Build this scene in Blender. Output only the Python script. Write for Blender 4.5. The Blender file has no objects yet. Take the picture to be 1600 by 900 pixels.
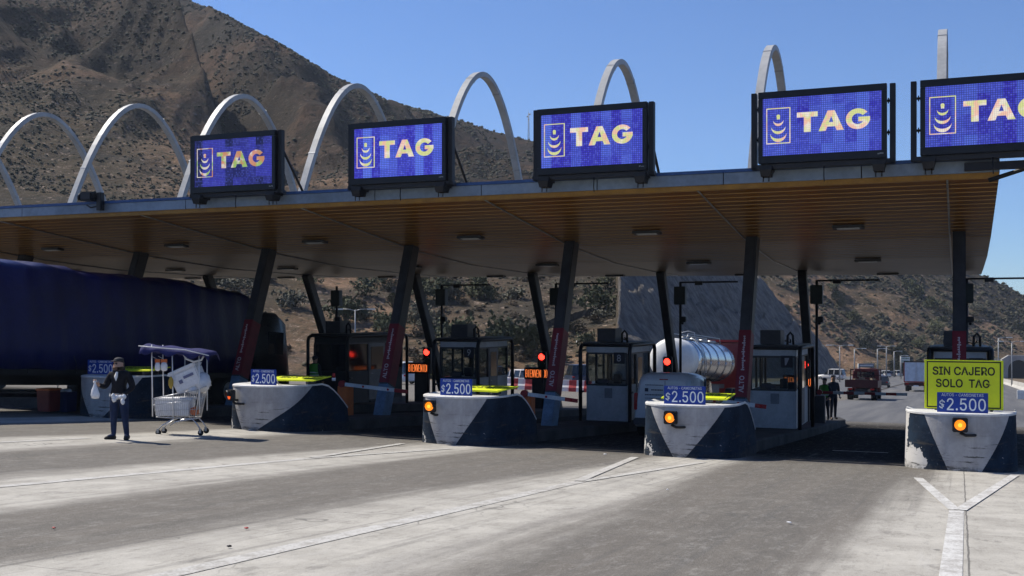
import bpy, bmesh, math, random
import numpy as np
from mathutils import Vector, Matrix
R = math.radians
SC = bpy.context.scene
COL = SC.collection
random.seed(7)
rng = np.random.RandomState(11)

# ------------------------------------------------------------------ camera, sky, sun, exposure
FPX, YH, EYE = 1720.0, 497.0, 1.4          # focal length in photo pixels, horizon row, eye height
cam_d = bpy.data.cameras.new('camera'); cam = bpy.data.objects.new('camera', cam_d); COL.objects.link(cam)
cam.location = (0, 0, EYE); cam.rotation_euler = (R(90), 0, 0)
cam_d.sensor_width = 36; cam_d.lens = 36*FPX/1600; cam_d.shift_y = (YH-450)/1600
cam_d.clip_start = .1; cam_d.clip_end = 6000
SC.camera = cam

ANG = R(22.15)                              # the road runs 22 degrees to the right of the view
CA, SA = math.cos(ANG), math.sin(ANG)
def W2(v, d): return (v*CA+d*SA, -v*SA+d*CA)
def VD(X, Y): return (X*CA-Y*SA, X*SA+Y*CA)

SUN_EL = R(50)
sv, sd = -.985, .15
_n = math.hypot(sv, sd); sx, sy = W2(sv/_n, sd/_n)
TO_SUN = Vector((sx*math.cos(SUN_EL), sy*math.cos(SUN_EL), math.sin(SUN_EL)))
sun_d = bpy.data.lights.new('sun', 'SUN'); sun = bpy.data.objects.new('sun', sun_d); COL.objects.link(sun)
sun_d.energy = 5.0; sun_d.angle = R(.5); sun_d.color = (1, .94, .83)
sun.rotation_euler = TO_SUN.to_track_quat('Z', 'Y').to_euler()
sun.location = (-60, 20, 80)
wd = bpy.data.worlds.new('World'); SC.world = wd; wd.use_nodes = True
wn = wd.node_tree; sky = wn.nodes.new('ShaderNodeTexSky'); sky.sky_type = 'NISHITA'; sky.sun_disc = False
sky.sun_elevation = SUN_EL; sky.sun_rotation = math.atan2(TO_SUN.x, TO_SUN.y)
sky.altitude = 600; sky.air_density = 1.0; sky.dust_density = .05; sky.ozone_density = 6.0
bgn = wn.nodes['Background']; bgn.inputs[1].default_value = .085
tint = wn.nodes.new('ShaderNodeMix'); tint.data_type = 'RGBA'; tint.blend_type = 'MULTIPLY'; tint.inputs[0].default_value = 1; tint.inputs[7].default_value = (.80, .985, 1.26, 1)
wn.links.new(sky.outputs[0], tint.inputs[6]); wn.links.new(tint.outputs[2], bgn.inputs[0])
vs = SC.view_settings; vs.view_transform = 'Standard'; vs.look = 'None'; vs.exposure = 0.29; vs.gamma = 1
vs.use_curve_mapping = False

# ------------------------------------------------------------------ the lie of the land
def sp(x, w): return w*math.log1p(math.exp(x/w)) if x/w < 40 else x
def g(v, d):
    u = -v
    return -.0663*d + .0235*sp(d-48, 6) + .027*(sp(u-10, 1.5)-sp(u-26, 3))
def spn(x, w): return w*np.logaddexp(0, x/w)
def gn(v, d):
    u = -v
    return -.0663*d + .0235*spn(d-48, 6) + .027*(spn(u-10, 1.5)-spn(u-26, 3))
def onground(x, y):
    """where the sight line through photo pixel (x, y) meets the ground -> (v, d)"""
    r = (x-800)/FPX; t = (YH-y)/FPX; lo, hi = 1., 1500.
    for _ in range(60):
        m = (lo+hi)/2; v, d = VD(r*m, m)
        if EYE+t*m-g(v, d) > 0: lo = m
        else: hi = m
    return VD(r*lo, lo)

# value noise
_T = rng.rand(256, 256)
def vnoise(x, y):
    x = np.asarray(x, float); y = np.asarray(y, float)
    xi = np.floor(x).astype(int); yi = np.floor(y).astype(int)
    fx = x-xi; fy = y-yi; fx = fx*fx*(3-2*fx); fy = fy*fy*(3-2*fy)
    a = _T[xi % 256, yi % 256]; b = _T[(xi+1) % 256, yi % 256]; c = _T[xi % 256, (yi+1) % 256]; e = _T[(xi+1) % 256, (yi+1) % 256]
    return (a*(1-fx)+b*fx)*(1-fy)+(c*(1-fx)+e*fx)*fy
def fbm(x, y, n=4):
    s = 0; a = 1; t = 0
    for i in range(n):
        s = s+a*vnoise(x*2**i+17.3*i, y*2**i+5.1*i); t += a; a *= .5
    return s/t-.5
def ridged(x, y, n=3):
    s = 0; a = 1; t = 0
    for i in range(n):
        s = s+a*(1-2*np.abs(vnoise(x*2**i+9.7*i, y*2**i+3.3*i)-.5)); t += a; a *= .5
    return s/t

# ------------------------------------------------------------------ objects, names, labels
def thing(name, label, cat, v, d, z=None, rz=0., group=None):
    o = bpy.data.objects.new(name, None); COL.objects.link(o)
    x, y = W2(v, d)
    o.location = (x, y, g(v, d) if z is None else z); o.rotation_euler = (0, 0, -ANG+rz)
    o.empty_display_size = .2
    return tag(o, label, cat, group)
def tag(o, label, cat, group=None):
    o['label'] = label; o['category'] = cat
    if group: o['group'] = group
    return o
def copy_tree(o, parent=None):
    c = o.copy(); COL.objects.link(c)
    if parent is not None: c.parent = parent
    for ch in list(o.children): copy_tree(ch, c)
    return c
def put(o, v, d, z=None, rz=0.):
    x, y = W2(v, d); o.location = (x, y, g(v, d) if z is None else z); o.rotation_euler = (0, 0, -ANG+rz)
def structure(o): o['kind'] = 'structure'; return o

class MB:
    """collects simple solids into one bmesh"""
    def __init__(s): s.b = bmesh.new()
    def add(s, vs, fs, mi=0, smooth=False):
        vv = [s.b.verts.new(p) for p in vs]; out = []
        for f in fs:
            try:
                fc = s.b.faces.new([vv[i] for i in f]); fc.material_index = mi; fc.smooth = smooth; out.append(fc)
            except ValueError: pass
        return vv
    def box(s, c, size, rot=None, mi=0, taper=1.):
        hx, hy, hz = size[0]/2, size[1]/2, size[2]/2; vs = []
        for z in (-hz, hz):
            k = taper if z > 0 else 1
            for x, y in ((-hx, -hy), (hx, -hy), (hx, hy), (-hx, hy)): vs.append(Vector((x*k, y*k, z)))
        if rot is not None: vs = [rot @ p for p in vs]
        c = Vector(c)
        s.add([p+c for p in vs], [(3, 2, 1, 0), (4, 5, 6, 7), (0, 1, 5, 4), (1, 2, 6, 5), (2, 3, 7, 6), (3, 0, 4, 7)], mi)
        return s
    def cyl(s, p0, p1, r0, r1=None, n=12, mi=0, caps=True):
        r1 = r0 if r1 is None else r1
        p0 = Vector(p0); p1 = Vector(p1); q = (p1-p0).to_track_quat('Z', 'Y').to_matrix()
        a = [q @ Vector((math.cos(2*math.pi*i/n), math.sin(2*math.pi*i/n), 0)) for i in range(n)]
        vs = [p0+k*r0 for k in a]+[p1+k*r1 for k in a]
        fs = [(i, (i+1) % n, n+(i+1) % n, n+i) for i in range(n)]
        vv = s.add(vs, fs, mi, True)
        if caps:
            for ring in (list(reversed(vv[:n])), vv[n:]):
                try: f = s.b.faces.new(ring); f.material_index = mi
                except ValueError: pass
        return s
    def tube(s, pts, r, n=8, mi=0, closed=False):
        pts = [Vector(p) for p in pts]; rr = r if isinstance(r, (list, tuple)) else [r]*len(pts)
        rings = []; m = len(pts); up = None
        for i, p in enumerate(pts):
            t = (pts[min(i+1, m-1)]-pts[max(i-1, 0)]).normalized()
            if up is None:
                up = Vector((0, 0, 1)) if abs(t.z) < .9 else Vector((1, 0, 0))
            e1 = t.cross(up)
            if e1.length < 1e-4: e1 = t.cross(Vector((0, 1, 0)))
            e1.normalize(); e2 = e1.cross(t).normalized(); up = e2
            rings.append([p+(e1*math.cos(2*math.pi*k/n)+e2*math.sin(2*math.pi*k/n))*rr[i] for k in range(n)])
        vs = [q for ring in rings for q in ring]
        fs = [(i*n+k, i*n+(k+1) % n, (i+1)*n+(k+1) % n, (i+1)*n+k) for i in range(m-1) for k in range(n)]
        vv = s.add(vs, fs, mi, True)
        for ring in (list(reversed(vv[:n])), vv[-n:]):
            try: f = s.b.faces.new(ring); f.material_index = mi
            except ValueError: pass
        return s
    def prism(s, poly, a0, a1, axis='x', mi=0):
        """extrude a polygon: axis x -> poly is (y,z); axis y -> (x,z); axis z -> (x,y)"""
        def P(p, a): return {'x': (a, p[0], p[1]), 'y': (p[0], a, p[1]), 'z': (p[0], p[1], a)}[axis]
        n = len(poly)
        vs = [P(p, a0) for p in poly]+[P(p, a1) for p in poly]
        fs = [(i, (i+1) % n, n+(i+1) % n, n+i) for i in range(n)]+[tuple(range(n-1, -1, -1)), tuple(range(n, 2*n))]
        s.add(vs, fs, mi); return s
    def ell(s, c, rad, n=12, m=8, mi=0, rot=None, jit=0.):
        vs = []; c = Vector(c)
        for j in range(m+1):
            th = math.pi*j/m
            for i in range(n):
                ph = 2*math.pi*i/n; k = 1+random.uniform(-jit, jit)
                p = Vector((rad[0]*math.sin(th)*math.cos(ph)*k, rad[1]*math.sin(th)*math.sin(ph)*k, rad[2]*math.cos(th)*k))
                vs.append((rot @ p if rot is not None else p)+c)
        fs = [(j*n+i, (j+1)*n+i, (j+1)*n+(i+1) % n, j*n+(i+1) % n) for j in range(m) for i in range(n)]
        s.add(vs, fs, mi, True); return s
    def loft(s, rings, mi=0, smooth=True, caps=True):
        n = len(rings[0]); vs = [p for r in rings for p in r]
        fs = [(i*n+k, i*n+(k+1) % n, (i+1)*n+(k+1) % n, (i+1)*n+k) for i in range(len(rings)-1) for k in range(n)]
        vv = s.add(vs, fs, mi, smooth)
        if caps:
            for ring in (list(reversed(vv[:n])), vv[-n:]):
                try: f = s.b.faces.new(ring); f.material_index = mi
                except ValueError: pass
        return s
    def quad(s, a, b, c, d, mi=0): s.add([a, b, c, d], [(0, 1, 2, 3)], mi); return s
    def build(s, name, m, parent=None, bevel=0., weld=True, recalc=True):
        if weld: bmesh.ops.remove_doubles(s.b, verts=s.b.verts, dist=1e-5)
        if recalc: bmesh.ops.recalc_face_normals(s.b, faces=s.b.faces)
        if bevel:
            es = [e for e in s.b.edges if len(e.link_faces) == 2 and e.calc_face_angle(0) > .6]
            bmesh.ops.bevel(s.b, geom=es, offset=bevel, segments=2, affect='EDGES', clamp_overlap=True)
        me = bpy.data.meshes.new(name); s.b.to_mesh(me); s.b.free()
        for k in (m if isinstance(m, (list, tuple)) else [m]): me.materials.append(k)
        o = bpy.data.objects.new(name, me); COL.objects.link(o)
        if parent is not None: o.parent = parent
        return o
def frame_obj(o):
    """a mesh written in (v, d, z) of the road"""
    o.rotation_euler = (0, 0, -ANG); return o

try: FONT = bpy.data.fonts.load(bpy.utils.system_resource('DATAFILES')+'/fonts/Inter.woff2')     # Blender's own interface font
except Exception: FONT = None
def text_mesh(name, s, parent, loc, w, h, m, depth=.004, bold=0., rot=None, spacing=1.):
    cu = bpy.data.curves.new('t', 'FONT'); cu.body = s; cu.extrude = .02
    if FONT: cu.font = FONT
    cu.offset = bold;  cu.resolution_u = 3; cu.space_character = spacing
    to = bpy.data.objects.new('t', cu); COL.objects.link(to)
    bpy.context.view_layer.update()
    me = bpy.data.meshes.new_from_object(to.evaluated_get(bpy.context.evaluated_depsgraph_get()))
    bpy.data.objects.remove(to); bpy.data.curves.remove(cu)
    co = np.empty(len(me.vertices)*3); me.vertices.foreach_get('co', co); co = co.reshape(-1, 3)
    mn, mx = co.min(0), co.max(0); sz = mx-mn
    k = np.array([w/sz[0], h/sz[1], depth/max(sz[2], 1e-6)])
    co = (co-(mn+mx)/2)*k
    co = np.stack([co[:, 0], -co[:, 2], co[:, 1]], 1)      # stands up and faces -y
    if rot is not None: co = co @ np.array(rot).T
    me.vertices.foreach_set('co', co.ravel()); me.materials.clear(); me.materials.append(m); me.name = name
    o = bpy.data.objects.new(name, me); COL.objects.link(o); o.parent = parent; o.location = loc
    return o

def heavy_tag(name, parent, cx, y, cz, w, h, m):
    """the three heavy capitals T, A, G of the LED screens"""
    mb = MB(); y0, y1 = y-.006, y+.006; wt, wa, wg = .29*w, .345*w, .325*w; s = .27*h
    x = cx-w/2; mb.prism([(x, cz+h/2), (x, cz+h/2-s*.92), (x+wt/2-s*.62, cz+h/2-s*.92), (x+wt/2-s*.62, cz-h/2), (x+wt/2+s*.62, cz-h/2), (x+wt/2+s*.62, cz+h/2-s*.92), (x+wt, cz+h/2-s*.92), (x+wt, cz+h/2)], y0, y1, 'y')
    x = cx-w/2+wt+.012*w; a = wa
    def P(u, v): return (x+u*a, cz-h/2+v*h)
    mb.prism([P(0, 0), P(.36, 1), P(.64, 1), P(1, 0), P(.72, 0), P(.655, .2), P(.345, .2), P(.28, 0)], y0, y1, 'y') if False else None
    mb.prism([P(0, 0), P(.36, 1), P(.5, 1), P(.5, .73), P(.41, .42), P(.5, .42), P(.5, .2), P(.345, .2), P(.28, 0)], y0, y1, 'y')
    mb.prism([P(1, 0), P(.64, 1), P(.5, 1), P(.5, .73), P(.59, .42), P(.5, .42), P(.5, .2), P(.655, .2), P(.72, 0)], y0, y1, 'y')
    gx = cx+w/2-wg/2; ro, ri = wg/2, wg/2-s*1.05; vo, vi = h/2+.01*h, h/2-s*.86; rings = []
    for i in range(25):
        t = R(38+(360-38-2)*i/24); c_, s_ = math.cos(t), math.sin(t)
        rings.append([(gx+ro*c_, y0, cz+vo*s_), (gx+ri*c_, y0, cz+vi*s_), (gx+ri*c_, y1, cz+vi*s_), (gx+ro*c_, y1, cz+vo*s_)])
    mb.loft(rings, 0, False); mb.box((gx+wg*.265, y+.0005, cz-.0-.02*h), (wg*.48, .0118, s*.82))
    return mb.build(name, m, parent)

# ------------------------------------------------------------------ materials
class NT:
    def __init__(s, name):
        s.m = bpy.data.materials.new(name); s.m.use_nodes = True; s.t = s.m.node_tree
        s.p = s.t.nodes['Principled BSDF']; s.out = s.t.nodes['Material Output']; s._tc = None
    def n(s, typ, **k):
        nd = s.t.nodes.new(typ)
        for a, b in k.items(): setattr(nd, a, b)
        return nd
    def l(s, a, b): s.t.links.new(a, b)
    def tc(s, which='Object'):
        if s._tc is None: s._tc = s.n('ShaderNodeTexCoord')
        return s._tc.outputs[which]
    def val(s, sock, v):
        if hasattr(v, 'is_output'): s.l(v, sock)
        else: sock.default_value = v
    def math(s, op, a, b=0., c=0.):
        nd = s.n('ShaderNodeMath', operation=op)
        s.val(nd.inputs[0], a); s.val(nd.inputs[1], b); s.val(nd.inputs[2], c); return nd.outputs[0]
    def mapping(s, vec, scale=(1, 1, 1), loc=(0, 0, 0)):
        nd = s.n('ShaderNodeMapping'); s.l(vec, nd.inputs[0]); nd.inputs['Scale'].default_value = scale; nd.inputs['Location'].default_value = loc
        return nd.outputs[0]
    def noise(s, vec, scale, detail=4, rough=.55, dist=0.):
        nd = s.n('ShaderNodeTexNoise'); s.l(vec, nd.inputs['Vector']); nd.inputs['Scale'].default_value = scale
        nd.inputs['Detail'].default_value = detail; nd.inputs['Roughness'].default_value = rough; nd.inputs['Distortion'].default_value = dist
        return nd.outputs[0]
    def ramp(s, f, stops):
        nd = s.n('ShaderNodeValToRGB'); s.l(f, nd.inputs[0]); e = nd.color_ramp.elements
        while len(e) < len(stops): e.new(.5)
        for i, (p, c) in enumerate(stops):
            e[i].position = p; e[i].color = (c, c, c, 1) if not isinstance(c, (tuple, list)) else (*c, 1)
        return nd.outputs[0]
    def smooth(s, f, a, b):
        nd = s.n('ShaderNodeMapRange', interpolation_type='SMOOTHSTEP'); s.val(nd.inputs[0], f)
        s.val(nd.inputs[1], a); s.val(nd.inputs[2], b); return nd.outputs[0]
    def mix(s, f, a, b, mode='MIX'):
        nd = s.n('ShaderNodeMix', data_type='RGBA', blend_type=mode)
        s.val(nd.inputs[0], f)
        for i, c in ((6, a), (7, b)):
            if hasattr(c, 'is_output'): s.l(c, nd.inputs[i])
            else: nd.inputs[i].default_value = (*c, 1)
        return nd.outputs[2]
    def sep(s, vec):
        nd = s.n('ShaderNodeSeparateXYZ'); s.l(vec, nd.inputs[0]); return nd.outputs
    def attr(s, name, kind='Fac'):
        nd = s.n('ShaderNodeAttribute', attribute_name=name); return nd.outputs[kind]
    def bump(s, h, dist=.01, strength=.5):
        nd = s.n('ShaderNodeBump'); nd.inputs['Distance'].default_value = dist; nd.inputs['Strength'].default_value = strength
        s.l(h, nd.inputs['Height']); s.l(nd.outputs[0], s.p.inputs['Normal'])
    def set(s, **k):
        for a, b in k.items():
            sock = s.p.inputs[{'color': 'Base Color', 'rough': 'Roughness', 'metal': 'Metallic', 'spec': 'Specular IOR Level', 'emit': 'Emission Color', 'estr': 'Emission Strength', 'coat': 'Coat Weight', 'alpha': 'Alpha'}[a]]
            if hasattr(b, 'is_output'): s.l(b, sock)
            elif isinstance(b, (tuple, list)): sock.default_value = (*b, 1)
            else: sock.default_value = b
        return s.m
_M = {}
def paint(name, c, rough=.5, metal=0., var=.25, scale=3., spec=.35, coat=0., bump=0.):
    """a plain surface with uneven wear"""
    if name in _M: return _M[name]
    t = NT(name); v = t.tc()
    a = t.noise(v, scale, 5, .6); b = t.noise(v, scale*9, 3, .6)
    f = t.math('ADD', t.math('MULTIPLY', a, .7), t.math('MULTIPLY', b, .3))
    f = t.smooth(f, .3, .7)
    dark = tuple(x*(1-var) for x in c); lite = tuple(min(1, x*(1+var*.5)) for x in c)
    t.set(color=t.mix(f, dark, lite), rough=t.math('ADD', t.math('MULTIPLY', b, .2), rough-.1), metal=metal, spec=spec, coat=coat)
    if bump: t.bump(b, bump)
    _M[name] = t.m; return t.m
def glow(name, c, strength, base=(.02, .02, .02)):
    if name in _M: return _M[name]
    t = NT(name); v = t.tc(); f = t.noise(v, 14, 2)
    t.set(color=base, rough=.4, emit=t.mix(f, tuple(x*.75 for x in c), c), estr=strength); _M[name] = t.m; return t.m
def glass(name, tint=(.6, .68, .72), opaque=.25, rough=.03):
    if name in _M: return _M[name]
    t = NT(name); t.set(color=tuple(x*.06 for x in tint), rough=rough, spec=.6)
    tr = t.n('ShaderNodeBsdfTransparent'); tr.inputs[0].default_value = (*tint, 1)
    v = t.tc(); f = t.noise(v, 2.5, 4); mx = t.n('ShaderNodeMixShader')
    t.l(t.math('ADD', t.math('MULTIPLY', f, .15), opaque), mx.inputs[0]); t.l(tr.outputs[0], mx.inputs[1]); t.l(t.p.outputs[0], mx.inputs[2])
    t.l(mx.outputs[0], t.out.inputs[0]); _M[name] = t.m; return t.m

black_metal = paint('black_painted_steel', (.012, .012, .014), .5, 0, .4)
dark_grey = paint('dark_grey_paint', (.05, .05, .055), .55, 0, .3)
white_paint = paint('white_paint', (.62, .62, .6), .45, 0, .2)
rubber = paint('tyre_rubber', (.015, .015, .015), .85, 0, .3)
steel = paint('galvanised_steel', (.34, .35, .36), .4, .6, .25)
plastic_white = paint('white_plastic', (.72, .72, .72), .5, 0, .12)
chrome = paint('polished_steel', (.55, .56, .58), .22, 1., .15, 1.2)
red_paint = paint('red_paint', (.32, .02, .02), .45, 0, .3)
orange_paint = paint('orange_paint', (.55, .13, .03), .5, 0, .3)
skin_m = paint('skin', (.42, .25, .17), .55, 0, .1)
auto_glass = paint('car_window_glass', (.012, .016, .02), .06, 0, .1, spec=.7)
clear_glass = glass('clear_window_glass', (.8, .86, .88), .07)
lens_red = paint('red_lens', (.35, .01, .01), .25, 0, .2)
lens_amber = paint('amber_lens', (.6, .2, .01), .25, 0, .2)
HAZE = 0.00014
# ------------------------------------------------------------------ ground, pavement, road, markings
def sheet(name, vs_, ds_, m, dz=0., parent=None):
    V, D = np.meshgrid(np.array(vs_, float), np.array(ds_, float))
    Z = gn(V, D)+dz
    n, k = V.shape
    me = bpy.data.meshes.new(name)
    idx = np.arange(n*k).reshape(n, k)
    f = np.stack([idx[:-1, :-1], idx[:-1, 1:], idx[1:, 1:], idx[1:, :-1]], -1).reshape(-1, 4)
    me.from_pydata(np.stack([V, D, Z], -1).reshape(-1, 3).tolist(), [], f.tolist())
    me.materials.append(m)
    for p in me.polygons: p.use_smooth = True
    o = bpy.data.objects.new(name, me); COL.objects.link(o); frame_obj(o)
    return structure(o)
def steps(*seg):
    out = []
    for a, b, s in seg: out += list(np.arange(a, b, s))
    out.append(seg[-1][1]); return out

def dirt_material(name, base=(.2, .145, .1), dark=(.1, .085, .055), sc=.08):
    t = NT(name); v = t.tc(); a = t.noise(v, sc, 6, .65); b = t.noise(v, sc*14, 4, .6)
    f = t.smooth(t.math('ADD', t.math('MULTIPLY', a, .65), t.math('MULTIPLY', b, .35)), .36, .62)
    t.set(color=t.mix(f, dark, base), rough=.95, spec=.1); t.bump(b, .3, .6); return t.m

def pavement_material():
    t = NT('worn_concrete_pavement'); o = t.tc(); xyz = t.sep(o); v, d = xyz[0], xyz[1]
    strk = t.noise(t.mapping(o, (2.2, .09, 1)), 1., 5, .6)            # long streaks in the travel direction
    big = t.noise(t.mapping(o, (.5, .12, 1)), 1., 4, .55)
    mid = t.noise(o, 1.6, 6, .65); fine = t.noise(o, 22., 4, .7); grit = t.noise(o, 120., 2, .6)
    lane = t.math('FRACT', t.math('ADD', t.math('DIVIDE', v, 5.3), 20.0))
    off = t.math('ABSOLUTE', t.math('SUBTRACT', lane, .56))
    half = t.math('ADD', t.math('MULTIPLY', t.math('MAXIMUM', d, 0.), .0085), .19)
    edge = t.math('ADD', t.math('SUBTRACT', half, off), t.math('MULTIPLY', t.math('SUBTRACT', t.math('ADD', t.math('MULTIPLY', strk, .6), t.math('MULTIPLY', big, .4)), .5), .34))
    trk = t.smooth(edge, -.07, .11)
    conc = t.mix(t.smooth(mid, .3, .7), (.36, .335, .29), (.51, .48, .42))
    conc = t.mix(t.math('MULTIPLY', t.smooth(strk, .5, .72), .45), conc, (.25, .235, .215))
    conc = t.mix(t.math('MULTIPLY', t.smooth(fine, .56, .74), .35), conc, (.23, .22, .2))
    oil = t.mix(t.smooth(strk, .3, .7), (.036, .0285, .022), (.078, .063, .048))
    oil = t.mix(t.math('MULTIPLY', t.smooth(mid, .52, .7), .5), oil, (.105, .09, .072))
    oil = t.mix(t.math('MULTIPLY', t.smooth(fine, .58, .74), .4), oil, (.13, .12, .106))
    col = t.mix(t.math('MULTIPLY', trk, .88), conc, oil)
    # oily floor painted near black, the canopy's deep shade put into its colour
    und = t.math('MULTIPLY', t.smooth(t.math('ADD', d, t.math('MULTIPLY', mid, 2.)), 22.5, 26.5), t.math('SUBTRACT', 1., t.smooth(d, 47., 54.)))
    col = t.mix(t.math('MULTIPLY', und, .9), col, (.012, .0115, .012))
    # slab joints and cracks
    jx = t.math('ABSOLUTE', t.math('SUBTRACT', t.math('FRACT', t.math('ADD', t.math('DIVIDE', t.math('ADD', v, t.math('MULTIPLY', mid, .04)), 5.3), 19.985)), .0))
    j1 = t.math('LESS_THAN', jx, .0032)
    jd = t.math('LESS_THAN', t.math('FRACT', t.math('DIVIDE', t.math('ADD', d, t.math('MULTIPLY', mid, .05)), 6.1)), .0028)
    vor = t.n('ShaderNodeTexVoronoi', feature='DISTANCE_TO_EDGE')
    warp = t.n('ShaderNodeVectorMath', operation='ADD'); nz = t.n('ShaderNodeTexNoise'); nz.inputs['Scale'].default_value = .9; t.l(o, nz.inputs[0])
    t.l(t.mapping(o, (.42, .2, 1)), warp.inputs[0]); t.l(nz.outputs[1], warp.inputs[1]); t.l(warp.outputs[0], vor.inputs['Vector']); vor.inputs['Scale'].default_value = 1.
    crack = t.math('MULTIPLY', t.math('LESS_THAN', vor.outputs[0], .006), t.smooth(big, .5, .58))
    lines = t.math('MAXIMUM', t.math('MULTIPLY', t.math('MAXIMUM', j1, t.math('MULTIPLY', jd, .55)), .8), t.math('MULTIPLY', crack, .6))
    col = t.mix(lines, col, (.05, .047, .043))
    # dark spots: chewing gum, oil drips
    v2 = t.n('ShaderNodeTexVoronoi', feature='F1'); t.l(t.mapping(o, (1.3, .8, 1)), v2.inputs['Vector']); v2.inputs['Scale'].default_value = 1.
    spot = t.math('MULTIPLY', t.math('LESS_THAN', t.math('ADD', v2.outputs[0], t.math('MULTIPLY', fine, .06)), .075), t.math('GREATER_THAN', t.sep(v2.outputs[1])[0], .62))
    col = t.mix(t.math('MULTIPLY', spot, .65), col, (.05, .048, .046))
    tyre = t.smooth(t.noise(t.mapping(o, (9., .11, 1)), 1., 3, .5), .56, .7)
    col = t.mix(t.math('MULTIPLY', t.math('MULTIPLY', tyre, t.smooth(big, .4, .55)), .42), col, (.06, .057, .054))
    pale = t.smooth(t.noise(t.mapping(o, (5., .3, 1), (3, 8, 0)), 1., 5, .65), .6, .72); col = t.mix(t.math('MULTIPLY', t.math('MULTIPLY', pale, .3), t.math('SUBTRACT', 1., t.math('MULTIPLY', trk, .7))), col, (.55, .53, .49))
    mott = t.noise(t.mapping(o, (8., 2.6, 1), (2, 5, 0)), 1., 5, .75); mott2 = t.noise(t.mapping(o, (26., 9., 1)), 1., 3, .7)
    mm = t.math('ADD', t.math('MULTIPLY', mott, .6), t.math('MULTIPLY', mott2, .4))
    col = t.mix(t.math('MULTIPLY', t.smooth(mm, .5, .66), .34), col, (.05, .045, .04)); col = t.mix(t.math('MULTIPLY', t.smooth(mm, .5, .36), .2), col, (.5, .48, .44))
    blot = t.smooth(t.noise(t.mapping(o, (1., .55, 1), (7, 1, 0)), 2.6, 6, .7), .58, .68); col = t.mix(t.math('MULTIPLY', blot, .45), col, (.11, .10, .09))
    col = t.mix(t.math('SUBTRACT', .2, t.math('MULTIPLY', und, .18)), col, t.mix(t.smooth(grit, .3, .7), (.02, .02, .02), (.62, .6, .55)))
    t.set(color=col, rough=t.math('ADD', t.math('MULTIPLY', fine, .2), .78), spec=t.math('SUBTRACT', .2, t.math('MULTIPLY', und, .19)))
    t.bump(t.math('ADD', t.math('MULTIPLY', fine, .6), t.math('ADD', t.math('MULTIPLY', grit, .25), t.math('MULTIPLY', lines, -1.))), .012, .55)
    return t.m
def asphalt_material():
    t = NT('grey_asphalt'); o = t.tc(); a = t.noise(t.mapping(o, (1.2, .05, 1)), 1., 5, .6); b = t.noise(o, 30, 3)
    c = t.mix(t.smooth(a, .32, .68), (.075, .075, .08), (.135, .132, .13)); c = t.mix(.2, c, t.mix(b, (.02, .02, .02), (.3, .3, .3)))
    t.set(color=c, rough=.85, spec=.25); t.bump(b, .006, .4); return t.m
def marking_material():
    t = NT('worn_white_road_paint'); o = t.tc(); a = t.noise(o, 5., 6, .7); b = t.noise(o, 40., 3, .7); s = t.noise(t.mapping(o, (3, .25, 1)), 1., 4)
    wear = t.smooth(t.math('ADD', t.math('MULTIPLY', a, .5), t.math('ADD', t.math('MULTIPLY', b, .3), t.math('MULTIPLY', s, .2))), .44, .58)
    t.set(color=t.mix(t.math('MULTIPLY', wear, .92), (.60, .59, .56), (.36, .34, .31)), rough=.75, spec=.25); return t.m
structure(sheet('ground', steps((-900, -200, 50), (-200, -64, 8), (-64, 24, 2), (24, 200, 8), (200, 900, 50)),
      steps((-120, -30, 10), (-30, 110, 2), (110, 300, 8), (300, 1500, 40)), dirt_material('dry_brown_soil'), -.06))
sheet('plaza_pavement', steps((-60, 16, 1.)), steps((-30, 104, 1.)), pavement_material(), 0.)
asphalt = asphalt_material()
sheet('road', steps((-8.2, 9., 1.)), steps((52, 130, 1.), (130, 700, 6)), asphalt, .006)
sheet('side_road', steps((-24, -8.5, 1.5)), steps((104, 130, 2.), (130, 700, 6)), asphalt, .004)
mark = marking_material()
def strip(name, pts, w, dz=.005, seg=1.2):
    """painted band along a polyline of (v, d) points"""
    m = MB()
    L = []
    for (a, b) in zip(pts[:-1], pts[1:]):
        a = Vector(a); b = Vector(b); n = max(1, int((b-a).length/seg))
        for i in range(n): L.append(a+(b-a)*(i/n))
    L.append(Vector(pts[-1])); ring = []
    for i, p in enumerate(L):
        t = (L[min(i+1, len(L)-1)]-L[max(i-1, 0)]).normalized(); nrm = Vector((-t.y, t.x))
        ww = w[0]+(w[1]-w[0])*i/(len(L)-1) if isinstance(w, tuple) else w
        a, b = p+nrm*ww/2, p-nrm*ww/2
        ring.append(((a.x, a.y, g(a.x, a.y)+dz), (b.x, b.y, g(b.x, b.y)+dz)))
    for i in range(len(ring)-1): m.quad(ring[i][0], ring[i][1], ring[i+1][1], ring[i+1][0])
    return m
mark2 = mark.copy(); mark2.name = 'faint_white_road_paint'
for nd in mark2.node_tree.nodes:
    if nd.type == 'MIX' and nd.data_type == 'RGBA': nd.inputs[6].default_value = (.52, .505, .47, 1); nd.inputs[7].default_value = (.33, .31, .275, 1)
def marking(bands, mark=mark):
    m = None
    for i, (pts, w) in enumerate(bands):
        q = strip('m', pts, w, .005+.004*i)
        if m is None: m = q
        else:
            me = bpy.data.meshes.new('t'); q.b.to_mesh(me); m.b.from_mesh(me); bpy.data.meshes.remove(me); q.b.free()
    o = m.build('road_marking', mark, None, recalc=False); frame_obj(o)
    for p in o.data.polygons:
        if p.normal.z < 0: p.flip()
    structure(o)
marking([([(-.1, 3), (-.04, 14.9)], .17), ([(-.06, 14.6), (-.66, 19.9)], .15), ([(0, 14.6), (.92, 21.9)], .15)])
marking([([(-5.16, 3), (-5.22, 15.8)], .2), ([(-5.2, 15.5), (-4.62, 21.2)], .16), ([(-5.25, 15.5), (-6.1, 21.6)], .16)], mark2)
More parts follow.
